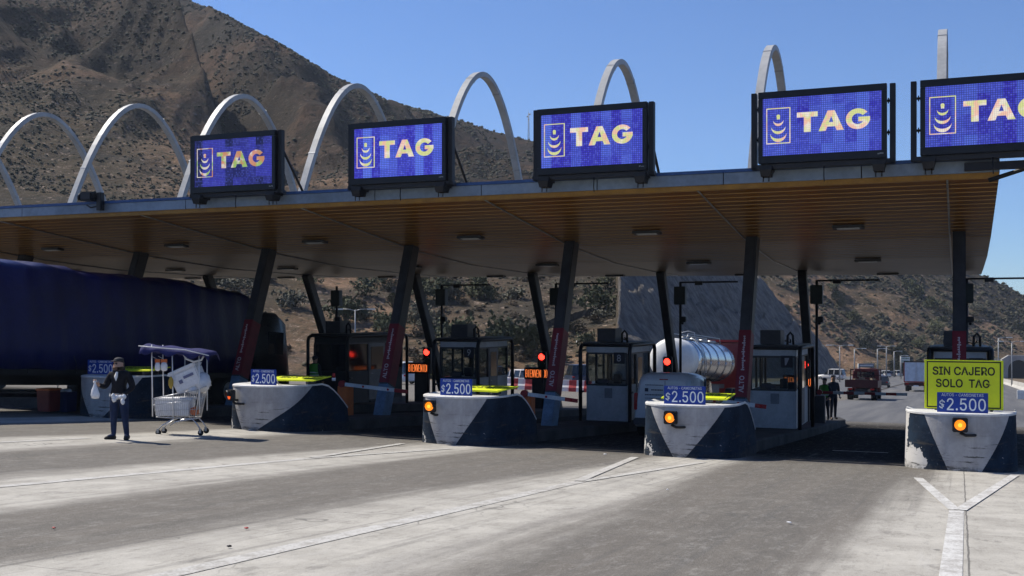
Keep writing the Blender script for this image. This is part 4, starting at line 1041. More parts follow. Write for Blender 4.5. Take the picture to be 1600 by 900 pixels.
gate(-4.75, 41.6, 2.9, 'dark red boomed lane barrier crossing in front of the red flatbed truck', False, 1.12, dark_grey)
# ------------------------------------------------------------------ vehicles
SLOPE = .0663
def on_slope(o, v, d, slope=SLOPE, rz=0.):
    o.rotation_euler = (Matrix.Rotation(-ANG+rz, 3, 'Z') @ Matrix.Rotation(-math.atan(slope), 3, 'X')).to_euler()
def far_slope(d): return (g(0, d)-g(0, d+4))/4
def wheel(parent, x, y, r, w, name='wheel', rim=steel, twin=False):
    s = 1 if x > 0 else -1
    mb = MB(); n = 24; prof = [(r*.62, -w/2), (r*.93, -w/2), (r, -w*.36), (r, w*.36), (r*.93, w/2), (r*.62, w/2)]
    mb.loft([[(px, 0, 0) for px in ()] for _ in ()] or [[(x+b, y+a*math.cos(2*math.pi*i/n), r+a*math.sin(2*math.pi*i/n)) for a, b in prof] for i in range(n+1)], 0, True, False)
    t = mb.build(name, rubber, parent)
    mb = MB(); mb.cyl((x-w*.3, y, r), (x+w*.3, y, r), r*.63, n=18); mb.cyl((x+s*w*.28, y, r), (x+s*w*.45, y, r), r*.26, n=12)
    for i in range(8): a = i*math.pi/4; mb.cyl((x+s*w*.29, y+r*.42*math.cos(a), r+r*.42*math.sin(a)), (x+s*w*.34, y+r*.42*math.cos(a), r+r*.42*math.sin(a)), r*.07, n=6)
    mb.build('rim', rim, t)
def rr_ring(y, z0, z1, wb, wt, rb=.06, rt=.12):
    """a rounded body section facing along y"""
    L = [(-wb+rb, z0), (-wb, z0+rb), (-(wb*.6+wt*.4)-.01, z0+(z1-z0)*.5), (-wt, z1-rt), (-wt+rt*.35, z1-rt*.35), (-wt+rt*1.2, z1)]
    pts = L+[(-x, z) for x, z in reversed(L)]
    return [(x, y, z) for x, z in pts]
def body_loft(mb, st, mi=0, **k): mb.loft([rr_ring(*s, **k) for s in st], mi, True)

# blue tarpaulin truck
tarp_m = paint('blue_tarpaulin', (.004, .008, .07), .42, 0, .4, .6, .4, 0, .03)
r = thing('truck', 'long truck under a lumpy dark blue tarpaulin at the far left', 'truck', -23.95, 14.0, g(-23.95, 14.0)); on_slope(r, 0, 0, .058)
mb = MB(); N = 84; Ltr = 17.6; rings = []
for i in range(N+1):
    y = Ltr*i/N; lump = .05*math.sin(y*.95+.6)+.035*math.sin(y*2.3)+.03*math.sin(y*.55+1)
    H_ = 3.86+lump*(.8 if y > 9 else 1.2)-(.12*max(0, 1-(Ltr-y)/.3) if y > Ltr-.3 else 0)
    ring = []
    sec = [(-1.27, 1.12), (-1.28, 1.7), (-1.27, 2.4), (-1.27, 3.1), (-1.265, H_-.16), (-1.22, H_-.04), (-.9, H_-.0), (-.45, H_+.05), (0, H_+.07), (.45, H_+.05), (.9, H_), (1.22, H_-.04), (1.265, H_-.16), (1.27, 3.1), (1.27, 2.4), (1.28, 1.7), (1.27, 1.12)]
    for j, (x, z) in enumerate(sec):
        side = abs(x) > 1.2
        wv = .05*abs(math.sin(y*1.85+.12*z))**.5+.035*math.sin(y*7+z*1.3)+.05*(vnoise(np.array([y*1.7+z*.5]), np.array([z*1.1]))[0]-.5)+.03*(vnoise(np.array([y*5.]), np.array([z*.6+x]))[0]-.5)
        if side: ring.append((x+math.copysign(wv, x), y, z+(.03*math.sin(y*4) if z < 1.2 else 0)))
        else: ring.append((x, y, z+wv*1.3))
    rings.append(ring)
mb.loft(rings, 0, True); mb.build('tarpaulin', tarp_m, r)
mb = MB(); mb.box((0, Ltr/2, 1.02), (2.44, Ltr, .16)); mb.box((-.45, Ltr/2, .82), (.12, Ltr, .3)); mb.box((.45, Ltr/2, .82), (.12, Ltr, .3)); mb.build('chassis', black_metal, r)
mb = MB()
for y in np.arange(1., Ltr, 1.7): mb.tube([(1.3, y, 1.5), (1.31, y+.1, 1.25), (1.27, y+.12, 1.0)], .012, 5)
mb.build('rope', dark_grey, r)
for y in (2.1, 3.4, 4.7, 12.4, 13.7):
    for x in (-1.05, 1.05): wheel(r, x, y, .5, .42)
    mb = MB(); mb.cyl((-1, y, .5), (1, y, .5), .09); mb.build('axle', black_metal, r)
for y in (2.1, 3.4, 4.7):
    mb = MB(); rg = [[(x_, y+.62*math.cos(a), .5+.6*math.sin(a)) for x_ in (.84, 1.28)]+[(x_, y+.58*math.cos(a), .5+.56*math.sin(a)) for x_ in (1.28, .84)] for a in [math.pi*i/10 for i in range(11)]]
    mb.loft(rg, 0, True); mb.build('mudguard', dark_grey, r)
mb = MB(); body_loft(mb, [(18.0, .6, 3.0, 1.22, 1.1), (18.2, .5, 3.25, 1.24, 1.14), (19.4, .45, 3.3, 1.24, 1.14), (20.05, .45, 3.0, 1.22, 1.08), (20.25, .5, 1.6, 1.2, 1.12)]); c = mb.build('cab', paint('black_cab_paint', (.012, .012, .014), .3, 0, .2), r)
for s in (-1, 1): mb = MB(); mb.box((s*1.2, 19.3, 2.2), (.05, .9, .8)); mb.build('window', auto_glass, c)
for x in (-1.05, 1.05): wheel(r, x, 19.2, .5, .32); wheel(r, x, 16.6, .5, .42)
mb = MB(); mb.box((0, 18.4, .7), (1.0, 4.2, .3)); mb.build('tractor_frame', black_metal, r)
mb = MB(); mb.tube([(1.24, 17.9, .9), (1.24, 17.9, 3.2)], .07, 10); mb.build('exhaust', chrome, r)

# white delivery van
van_white = paint('white_van_paint', (.50, .51, .52), .3, 0, .1, 1.2, .5, .4)
r = thing('van', 'white panel van with dark lettering on its rear doors, waiting behind the block', 'van', -7.9, 30.8); on_slope(r, 0, 0)
mb = MB(); body_loft(mb, [(0, .38, 1.62, .80, .66, .08, .16), (.05, .3, 1.78, .86, .72, .08, .2), (.3, .28, 1.86, .88, .76, .08, .2), (1.6, .25, 1.9, .89, .77, .08, .2), (2.5, .25, 1.86, .89, .74, .08, .2), (3.0, .25, 1.55, .89, .72, .08, .14), (3.45, .25, 1.14, .88, .76), (4.1, .27, .98, .84, .72), (4.3, .35, .78, .76, .68)]); b = mb.build('body', van_white, r)
mb = MB(); mb.box((0, -.055, .45), (1.66, .12, .2)); mb.build('bumper', dark_grey, r, .03)
mb = MB(); mb.box((.06, -.004, 1.05), (.012, .012, 1.15)); mb.build('door_gap', black_metal, b)
for sx in (-1, 1):
    mb = MB(); mb.box((sx*.80, .03, 1.02), (.1, .12, .5)); mb.build('tail_lamp', lens_red, r, .02)
    mb = MB(); mb.prism([(1.75, 1.12), (2.75, 1.12), (2.42, 1.66), (1.78, 1.72)], sx*.80, sx*.875, 'x'); mb.build('side_window', auto_glass, r)
    mb = MB(); mb.box((sx*1.0, 2.75, 1.2), (.2, .1, .18)); mb.build('mirror', dark_grey, r, .03)
    for y in (.75, 3.5): wheel(r, sx*.78, y, .31, .2)
mb = MB(); mb.prism([(2.6, 1.78), (3.38, 1.18), (3.36, 1.12), (2.55, 1.74)], -.66, .66, 'x'); mb.build('windscreen', auto_glass, r)
ink = paint('dark_van_lettering', (.02, .022, .05), .5, 0, .2)
rs = random.Random(3)
for z, x0, x1, hh in ((1.50, -.52, .02, .022), (1.36, -.34, .0, .035), (1.22, -.52, -.02, .03), (1.12, -.52, -.02, .014)):      # the small lines are too fine to read
    x = x0; mb = MB()
    while x < x1: ww = rs.uniform(.02, .05); mb.box((x+ww/2, -.002, z), (ww, .03, hh)); x += ww+.012
    mb.build('lettering', ink, r)
mb = MB(); mb.box((-.48, -.002, 1.36), (.1, .03, .1)); mb.build('emblem', ink, r)
mb = MB()
for cx, cz, sx_, sz_ in ((.36, 1.40, .2, .02), (.27, 1.32, .02, .17), (.36, 1.25, .2, .02), (.36, 1.32, .025, .17), (.45, 1.32, .02, .17), (.41, 1.32, .08, .02), (.5, 1.21, .18, .012)): mb.box((cx, -.002, cz), (sx_, .03, sz_))
mb.build('emblem', ink, r)
mb = MB(); mb.box((.02, -.0, 1.665), (.24, .05, .03)); mb.build('high_brake_lamp', lens_red, r)
mb = MB(); mb.box((-.25, -.02, .72), (.45, .02, .12)); mb.build('number_plate', plastic_white, r)

# tanker truck in the sun beyond the plaza
tank_white = paint('white_tank_paint', (.72, .71, .68), .45, 0, .12)
r = thing('tanker_truck', 'tanker truck with white rear dome, polished steel tank and red cab', 'truck', -14.75, 59.4); on_slope(r, 0, 0, .05)
def tank_ring(y, k, n=36, cz=2.62): return [(1.24*k*math.cos(2*math.pi*i/n), y, cz+1.2*k*math.sin(2*math.pi*i/n)) for i in range(n)]
mb = MB(); mb.loft([tank_ring(-.32, .35), tank_ring(-.26, .6), tank_ring(-.14, .84), tank_ring(0, 1.), tank_ring(.12, 1.015), tank_ring(1.3, 1.015)], 0, True); mb.build('rear_dome', tank_white, r)
mb = MB(); mb.loft([tank_ring(1.3, 1.)]+[tank_ring(y, 1.) for y in np.arange(2, 12, 1.)]+[tank_ring(12, 1.), tank_ring(12.25, .8), tank_ring(12.4, .4)], 0, True); t = mb.build('tank', chrome, r)
mb = MB()
for y in (2.4, 4.6, 6.8, 9.0, 11.2): mb.tube([(p[0], y, p[2]) for p in tank_ring(y, 1.015)]+[tank_ring(y, 1.015)[0]], .03, 6)
mb.build('band', chrome, t)
mb = MB(); mb.box((0, 6.6, 3.86), (.6, 9.6, .06))
for y in (3, 5.5, 8, 10.5): mb.cyl((0, y, 3.8), (0, y, 4.0), .27, n=16)
for s in (-1, 1):
    mb.tube([(s*.42, 1.8, 3.85), (s*.42, 2.2, 4.15), (s*.42, 11, 4.15), (s*.42, 11.3, 3.85)], .025, 6)
mb.tube([(.5, 3.4, 3.8), (.5, 3.5, 4.25), (.1, 3.6, 4.35), (-.3, 3.5, 4.25), (-.3, 3.4, 3.8)], .03, 6); mb.build('walkway', steel, r)
mb = MB()
for q in (2.6, 3.0): mb.tube([(.62, q, 3.86), (1.1, q, 3.35), (1.32, q, 2.6), (1.25, q, 1.3)], .022, 6)
for q in np.arange(1.4, 3.4, .28): mb.tube([(1.31, 2.6, q), (1.31, 3.0, q)], .016, 6)
mb.build('ladder', steel, r)
mb = MB(); mb.box((0, 6.2, 1.1), (1.0, 12.2, .28)); mb.box((0, .2, .75), (2.4, .12, .16)); mb.build('chassis', black_metal, r)
for s in (-1, 1):
    mb = MB(); mb.box((s*.9, .12, .95), (.36, .08, .14)); mb.build('tail_lamp', lens_red, r)
    mb = MB(); mb.box((s*1.1, 5.6, .95), (.12, 3.6, .5)); mb.build('side_guard', dark_grey, r)
    for y in (1.1, 2.4, 3.7, 11.2, 12.5, 15.6): wheel(r, s*1.02, y, .5, .4)
mb = MB(); mb.box((1.3, 1.6, 1.85), (.1, .32, .36)); mb.build('valve_box', black_metal, r)
mb = MB(); body_loft(mb, [(13.6, .7, 3.95, 1.24, 1.16), (13.8, .6, 4.0, 1.26, 1.18), (15.4, .55, 3.9, 1.26, 1.18), (16.2, .5, 3.2, 1.26, 1.15), (16.4, .55, 1.9, 1.22, 1.16)]); c = mb.build('cab', paint('red_cab_paint', (.17, .008, .008), .35, 0, .15, 3, .5, .3), r)
mb = MB(); mb.box((0, 13.9, 4.08), (2.5, 1.0, .16)); mb.build('roof_spoiler', red_paint, c)
for s in (-1, 1): mb = MB(); mb.box((s*1.235, 15.4, 2.5), (.05, 1.0, .85)); mb.build('window', auto_glass, c)

# red flatbed truck
fd = 88.0; r = thing('flatbed_truck', 'dark red flatbed truck seen from behind on the road past the barrier', 'truck', -7.0, fd); on_slope(r, 0, 0, far_slope(fd))
dred = paint('dark_red_truck_paint', (.05, .006, .006), .5, 0, .35)
mb = MB(); mb.box((0, 2.1, 1.05), (2.4, 4.2, .14)); mb.box((0, .04, 1.32), (2.4, .06, .5)); mb.box((-1.18, 2.1, 1.3), (.05, 4.2, .42)); mb.box((1.18, 2.1, 1.3), (.05, 4.2, .42)); mb.build('bed', dred, r)
mb = MB()
for x in (-1.15, -.4, .4, 1.15): mb.box((x, 4.1, 1.75), (.07, .07, 1.3))
mb.box((0, 4.1, 1.9), (2.36, .06, .08)); mb.box((0, 4.1, 2.35), (2.36, .06, .08)); mb.build('head_rack', dred, r)
mb = MB(); body_loft(mb, [(4.4, .6, 2.3, 1.05, .95), (4.6, .55, 2.42, 1.08, 1.0), (5.6, .5, 2.4, 1.08, .98), (6.2, .5, 1.9, 1.06, .95), (6.4, .55, 1.3, 1.04, 1.0)]); c = mb.build('cab', paint('deep_red_cab_paint', (.11, .008, .008), .4, 0, .3), r)
mb = MB(); mb.box((0, 4.42, 1.95), (1.3, .08, .42)); mb.build('rear_window', auto_glass, c)
mb = MB(); mb.box((0, 2.6, .75), (.9, 5.2, .25)); mb.box((0, -.02, .62), (2.2, .1, .12)); mb.build('chassis', black_metal, r)
mb = MB()
for q in range(9): mb.box((random.uniform(-.9, .9), random.uniform(.6, 3.6), 1.2+random.uniform(.1, .3)), (.3, .3, random.uniform(.2, .55)), Matrix.Rotation(random.uniform(0, 1), 3, 'Z'))
mb.build('load', paint('mixed_load', (.2, .15, .1), .8, 0, .6, 8), r)
for s in (-1, 1):
    mb = MB(); mb.box((s*.8, -.03, .85), (.3, .06, .13)); mb.build('tail_lamp', lens_red, r)
    for y in (1.0, 5.4): wheel(r, s*.88, y, .46, .42)
# box truck
bd = 126.5; r = thing('box_truck', 'box truck with pale rear doors and red frame driving away on the road', 'truck', -4.4, bd); on_slope(r, 0, 0, far_slope(bd))
mb = MB(); mb.box((0, 3.4, 2.15), (2.5, 6.8, 2.25)); b = mb.build('box', paint('pale_box_sides', (.6, .5, .48), .5, 0, .2), r, .03)
mb = MB()
for s in (-1, 1): mb.box((s*.59, -.02, 2.12), (1.14, .05, 2.02)); mb.tube([(s*.12, -.06, 1.15), (s*.12, -.06, 3.1)], .022, 6)
mb.build('door', paint('pale_blue_white_doors', (.50, .54, .6), .5, 0, .2), b)
mb = MB(); mb.box((-1.22, -.03, 2.15), (.08, .06, 2.26)); mb.box((1.22, -.03, 2.15), (.08, .06, 2.26)); mb.box((0, -.03, 1.05), (2.5, .07, .1)); mb.build('door_frame', red_paint, b)
mb = MB(); mb.box((0, -.035, 3.23), (2.5, .07, .1)); mb.build('top_rail', black_metal, b)
mb = MB(); mb.box((0, -.0, .8), (2.4, .12, .34)); mb.box((0, 4, .75), (.9, 8, .3)); mb.build('chassis', dred, r)
mb = MB(); mb.box((0, -.07, .62), (.5, .02, .12)); mb.build('number_plate', plastic_white, r)
mb = MB(); body_loft(mb, [(7.0, .5, 2.5, 1.1, 1.), (7.2, .5, 2.6, 1.1, 1.), (8.4, .5, 2.5, 1.1, .98), (8.9, .5, 1.4, 1.08, 1.)]); mb.build('cab', white_paint, r)
for s in (-1, 1):
    mb = MB(); mb.box((s*.9, -.07, .84), (.34, .04, .12)); mb.build('tail_lamp', lens_red, r)
    for y in (1.6, 7.6): wheel(r, s*.95, y, .46, .4)

def car(v, d, rz, label, colour, kind='hatch', cat='car', group=None, name='parked_car'):
    r = thing(name, label, cat, v, d, None, R(rz), group); on_slope(r, 0, 0, far_slope(d)*math.cos(R(rz)), R(rz))
    if kind == 'van': hb, ht, L, st = 1.0, 1.95, 4.9, [(.02, 1.0), (.1, 1.9), (3.5, 1.95), (4.2, 1.2)]
    elif kind == 'suv': hb, ht, L = .98, 1.72, 4.5
    else: hb, ht, L = .86, 1.46, 4.1
    W = .86
    mb = MB(); body_loft(mb, [(0, .35, hb-.12, .78, .7), (.08, .25, hb-.02, W-.02, .76), (L*.3, .22, hb, W, .78), (L*.68, .22, hb, W, .78), (L*.92, .25, hb-.14, W-.04, .74), (L, .34, hb-.3, .74, .66)])
    pm = paint('car_paint_%d' % int(colour[0]*1000+colour[2]*77), colour, .3, 0, .08, 1.5, .5, .4); mb.build('body', pm, r)
    y0, y1, y2, y3 = (.06, .32, L*.55, L*.72) if kind != 'hatch' else (.12, .55, L*.52, L*.70)
    def rg(y, z0, z1, wb, wt): return [(-wb, y, z0), (-wt, y, z1), (wt, y, z1), (wb, y, z0)]
    mb = MB(); mb.loft([rg(y0, hb-.03, hb, .78, .77), rg(y1, hb-.03, ht-.05, .79, .64), rg(y2, hb-.03, ht-.05, .79, .64), rg(y3, hb-.03, hb, .77, .76)], 0, False); gl = mb.build('window', auto_glass, r)
    mb = MB(); mb.loft([rg(y1-.06, ht-.09, ht-.06, .66, .6), rg(y1+.2, ht-.07, ht, .66, .58), rg(y2-.2, ht-.07, ht, .66, .58), rg(y2+.08, ht-.09, ht-.06, .66, .6)], 0, False)
    for s in (-1, 1):
        for yy in (y1+.1, (y1+y2)/2+.15, y2): mb.box((s*.735, yy, (hb+ht)/2-.03), (.03, .09, ht-hb), Matrix.Rotation(-s*.27, 3, 'Y'))
    mb.build('roof', pm, r)
    for s in (-1, 1):
        mb = MB(); mb.box((s*.66, .03, hb-.2), (.24, .1, .16)); mb.build('tail_lamp', lens_red, r)
        mb = MB(); mb.box((s*.6, L-.05, hb-.34), (.26, .1, .13)); mb.build('headlight', plastic_white, r)
        for y in (.75, L-.8): wheel(r, s*.76, y, .31, .19)
    return r
gp = 'cars parked beyond the booths'
car(-43.5, 84, 70, 'white van parked beyond the plaza between the leaning column and the BIENVENIDO sign', (.6, .6, .6), 'van', 'van', gp)
car(-35.0, 82, 20, 'dark blue car parked beyond the plaza just right of booth 9', (.015, .03, .07), 'suv', 'car', gp)
car(-34.4, 89, 60, 'white car with red lamps parked left of the BIENVENIDO sign by booth 8', (.55, .5, .48), 'hatch', 'car', gp)
car(-32.6, 97, 30, 'large dark blue van parked beyond the plaza left of booth 8', (.02, .035, .07), 'van', 'van', gp)
car(-30.4, 84.5, 65, 'white car parked in front of the large dark blue van', (.62, .62, .6), 'hatch', 'car', gp)
car(-9.3, 148, 0, 'dark car driving just right of the red flatbed truck', (.03, .03, .035), 'hatch', 'car', None, 'car')
for i, (x, y, c, lab) in enumerate(((1376, 590.5, (.6, .6, .6), 'distant white car nearest the red flatbed truck'), (1388, 589.6, (.55, .56, .58), 'distant white car between two lamp posts on the far road'), (1396, 588.8, (.05, .05, .06), 'distant dark car on the far bend'), (1406, 588.3, (.6, .6, .58), 'distant white car beside the pale box truck'))):
    v, d = onground(x, y); car(v, d, 30, lab, c, 'suv' if i % 2 else 'hatch', 'car', 'distant cars on the far road', 'car')
v, d = onground(1320, 594); car(v, d, 75, 'white and red bus parked at the foot of the rock cutting', (.62, .6, .58), 'van', 'van', None, 'van')

# plastic barriers beyond the plaza
pb_r = paint('red_plastic', (.4, .03, .03), .5, 0, .2); pb_w = paint('white_barrier_plastic', (.66, .66, .64), .5, 0, .2)
proto = None
for i in range(12):
    v = -37.5+i*1.25; d = 79.2-.22*i
    if proto is None:
        r = thing('plastic_barrier', 'red and white plastic road barrier in the row beyond the plaza', 'barrier', v, d, None, 0, 'plastic barriers in a row beyond the plaza')
        mb = MB(); mb.prism([(-.24, 0), (.24, 0), (.2, .3), (.09, .5), (.07, .85), (-.07, .85), (-.09, .5), (-.2, .3)], -.58, 0, 'x', 0); mb.prism([(-.24, 0), (.24, 0), (.2, .3), (.09, .5), (.07, .85), (-.07, .85), (-.09, .5), (-.2, .3)], .004, .58, 'x', 1); mb.build('shell', [pb_r, pb_w], r); proto = r
    else: r = copy_tree(proto); put(r, v, d)

# concrete side barrier, lamp posts, signs, tunnel beyond
r = thing('concrete_barrier', 'pale concrete side barrier along the right edge of the highway', 'barrier', 7.4, 60, 0); r.location = (0, 0, 0)
mb = MB(); sec = [(-.3, 0), (-.26, .12), (-.1, .4), (-.07, .9), (.07, .9), (.1, .4), (.26, .12), (.3, 0)]
mb.loft([[(7.4+x, d, g(7.4, d)+z-.02) for x, z in sec] for d in np.arange(60, 420, 6.)], 0, False); mb.build('barrier_wall', paint('pale_concrete', (.5, .48, .44), .8, 0, .25, .6), r)
v, d = onground(1599, 624); r = thing('white_block', 'white block standing on the road at the right picture edge', 'barrier', v, d)
mb = MB(); mb.prism([(-.3, 0), (.3, 0), (.2, .8), (-.2, .8)], -.5, .9, 'x'); mb.build('shell', pb_w, r, .04)
lamp_grey = paint('lamp_post_grey', (.32, .33, .34), .5, .2, .2)
for x, y, yt, dbl, lab in ((1312, 597, 540, 1, 'lamp post by the foot of the rock cutting'), (1335, 594, 545, 0, 'lamp post behind the red flatbed truck cab'), (1371, 591, 545, 0, 'lamp post right of the red flatbed truck'), (1385, 590, 541, 1, 'twin armed lamp post in the middle of the far road'), (1397, 589.5, 549, 0, 'thin lamp post left of the green and white sign'), (1407, 589, 556, 0, 'short looking far lamp post left of the box truck'), (1560, 603, 528, 0, 'lamp post right of the yellow sign'), (1581, 604, 534, 1, 'twin armed lamp post in front of the tunnel'),
                          (555, 592, 484, 1, 'lamp post at the foot of the brown hillside left of booth 9'), (830, 592, 520, 0, 'thin lamp post between booth 9 and the rear column'), (901, 592, 532, 0, 'thin lamp post behind booth 8')):
    v, d = onground(x, y); X, Y = W2(v, d); z = g(v, d); hgt = EYE+(YH-yt)/FPX*Y-z; w = max(.07, Y*.0005)
    r = thing('lamp_post', lab, 'lamp post', v, d, None, ANG)
    mb = MB(); mb.cyl((0, 0, 0), (0, 0, hgt), w*1.3, w*.8, 8); mb.build('pole', lamp_grey, r)
    for s in ((-1, 1) if dbl else (1,)):
        mb = MB(); mb.tube([(0, 0, hgt-.1), (s*.6, 0, hgt+.05), (s*1.3, 0, hgt+.08)], w*.6, 6); mb.build('arm', lamp_grey, r)
        mb = MB(); mb.box((s*1.7, 0, hgt+.06), (.85, .3, .14)); mb.build('lamp_head', white_paint, r, .03)
def far_sign(x, y, yb, wpx, hpx, Yd, label, face, rows, two=True):
    X = (x-800)/FPX*Yd; v, d = VD(X, Yd); k = Yd/FPX; zt = EYE+(YH-y)*k; z = g(v, d)
    r = thing('road_sign', label, 'road sign', v, d, None, ANG); h = zt-z
    mb = MB(); mb.box((0, 0, h), (wpx*k, .1, hpx*k)); p = mb.build('panel', face, r)
    mb = MB(); rs = random.Random(int(x))
    for q in range(rows):
        zz = h-hpx*k*.5+hpx*k*(q+.5)/rows; x0 = -wpx*k*.42
        while x0 < wpx*k*.38: ww = rs.uniform(.2, .6)*k*wpx*.16; mb.box((x0+ww/2, -.06, zz), (ww, .03, hpx*k*.32/rows)); x0 += ww+.08*k*wpx*.3
    mb.build('lettering', paint('sign_green', (.02, .16, .09), .5, 0, .1) if two else white_paint, p)
    mb = MB()
    for s in ((-.45, .45) if two else (-.5,)): mb.cyl((s*wpx*k, .08, 0), (s*wpx*k, .08, h+hpx*k*.5), .1, n=8)
    mb.build('post', lamp_grey, r)
far_sign(1414.5, 562, 590, 14, 8.5, 240, 'white road sign with green lettering above the box truck', white_paint, 2)
far_sign(1353.5, 571, 595, 24, 6, 150, 'grey panel road sign on a white post above the red truck cab', paint('grey_sign_face', (.16, .17, .2), .5, 0, .2), 1, False)
Yd = 326; X = (1592-800)/FPX*Yd; v, d = VD(X, Yd)
r = thing('tunnel_portal', 'concrete tunnel portal at the foot of the far right hill', 'tunnel', v, d, EYE+(YH-581)/FPX*Yd-1.5, ANG)
mb = MB(); n = 14; arc = [(3.2*math.cos(math.pi*i/n), 2.2+2.8*math.sin(math.pi*i/n)) for i in range(n+1)]
outer = [(5., -2.), (5., 6.2), (-5., 6.2), (-5., -2.)]
poly = [(3.2, -2.)]+arc+[(-3.2, -2.)]+[(-5., -2.), (-5., 5.2), (-3., 6.4), (3., 6.4), (5., 5.2), (5., -2.)]
mb.prism(poly, 0, 1.0, 'y'); mb.prism([(-6.5, -2), (-5.05, -2), (-5.05, 4.6), (-6.5, 3)], .3, .9, 'y'); mb.prism([(6.5, -2), (5.05, -2), (5.05, 4.6), (6.5, 3)], .3, .9, 'y'); mb.build('facade', paint('portal_concrete', (.36, .35, .34), .85, 0, .3, .5), r)
mb = MB(); mb.loft([[(x*1.02, yy, z) for x, z in [(3.2, -2.)]+arc+[(-3.2, -2.)]] for yy in (1.0, 14)], 0, True); mb.build('bore', paint('dark_tunnel_lining', (.03, .03, .03), .9, 0, .2), r)

# stone wall across the near hillside, thin mast on the ridge
r = thing('stone_wall', 'dark dry stone wall climbing across the brown hillside behind booth 8', 'wall', 0, 0, 0); r.rotation_euler = (0, 0, 0)
mb = MB(); P = []
for t in np.linspace(0, 1, 46):
    px = 752+t*205; py = float(np.interp(px, [752, 800, 850, 900, 960], [540, 529, 512, 497, 487])); P.append(hill_hit(px, py))
rings = []
for i, p in enumerate(P):
    j = random.uniform(-.12, .12); rings.append([(p[0], p[1]-.35+j, p[2]-.6), (p[0], p[1]-.25+j, p[2]+.85+j), (p[0], p[1]+.3+j, p[2]+.85+j), (p[0], p[1]+.4, p[2]-.6)])
mb.loft(rings, 0, False); mb.build('stonework', paint('dark_stone', (.085, .07, .055), .95, 0, .6, 1.6, .2, 0, .05), r)
Xr, Yr_ = (826-800)/FPX*490, 490.; zb = float(hill_z(np.array([Xr]), np.array([Yr_]))[0])
ztop = EYE+(YH-172)/FPX*Yr_
vv, dd = VD(Xr, Yr_); r = thing('lattice_mast', 'thin lattice radio mast on the mountain ridge', 'mast', vv, dd, zb)
h = ztop-zb; mb = MB(); A_ = []
for a in (0, 2.09, 4.19): A_.append((math.cos(a), math.sin(a)))
for ax_, ay_ in A_: mb.tube([(ax_*.55, ay_*.55, -1), (ax_*.25, ay_*.25, h*.9)], .07, 5)
nb_ = 12
for i in range(nb_):
    k0 = .55-.3*i/nb_; k1 = .55-.3*(i+1)/nb_
    for q in range(3):
        a, b = A_[q], A_[(q+1) % 3]; mb.tube([(a[0]*k0, a[1]*k0, h*.9*i/nb_), (b[0]*k1, b[1]*k1, h*.9*(i+1)/nb_)], .045, 4)
mb.build('lattice', lamp_grey, r)
mb = MB(); mb.tube([(0, 0, h*.88), (0, 0, h)], .06, 5)
for q, zz in ((0, .86), (1, .7), (2, .78)): mb.cyl((A_[q][0]*.4, A_[q][1]*.4, h*zz), (A_[q][0]*.9, A_[q][1]*.9, h*zz), .32, n=10)
mb.build('antenna', lamp_grey, r)
# ------------------------------------------------------------------ people
def skin_body(name, J, edges, rad, mats, pick, parent, hands=()):
    names = list(J); me = bpy.data.meshes.new(name); me.from_pydata([J[k] for k in names], [(names.index(a), names.index(b)) for a, b in edges], [])
    o = bpy.data.objects.new(name, me); COL.objects.link(o)
    sk = o.modifiers.new('s', 'SKIN'); sk.use_smooth_shade = True; sk.branch_smoothing = .3
    lay = me.skin_vertices[0].data
    for i, k in enumerate(names):
        rr = rad[k]; lay[i].radius = rr if isinstance(rr, tuple) else (rr, rr); lay[i].use_root = (k == 'pelvis')
    ss = o.modifiers.new('u', 'SUBSURF'); ss.levels = 2; ss.render_levels = 2
    bpy.context.view_layer.update()
    m2 = bpy.data.meshes.new_from_object(o.evaluated_get(bpy.context.evaluated_depsgraph_get()))
    bpy.data.objects.remove(o)
    bm = bmesh.new(); bm.from_mesh(m2); mb = MB(); mb.b.free(); mb.b = bm
    for hp, hd, up in hands:                       # palm, four bent fingers of different length and a thumb, rooted in the wrist
        p = Vector(hp); a = Vector(hd).normalized(); u = Vector(up); u = (u-a*u.dot(a)).normalized(); s = a.cross(u)
        mb.ell(p+a*.045, (.04, .018, .05), 10, 8, 0, Matrix((s, u, a)).transposed())
        for q, L in ((-.03, .062), (-.01, .075), (.011, .07), (.031, .052)):
            b = p+a*.08+s*q; mb.tube([b, b+a*L*.45+u*.006, b+a*L*.75+u*.03, b+a*L*.7+u*.055], [.0095, .009, .008, .006], 6)
        b = p+a*.03-s*.035; mb.tube([b, b+a*.03-s*.02+u*.01, b+a*.055-s*.022+u*.03], [.011, .01, .007], 6)
    for f in bm.faces: f.material_index = pick(f.calc_center_median()); f.smooth = True
    m3 = bpy.data.meshes.new(name); bm.to_mesh(m3); bm.free(); bpy.data.meshes.remove(m2)
    for m in mats: m3.materials.append(m)
    o = bpy.data.objects.new(name, m3); COL.objects.link(o); o.parent = parent; return o
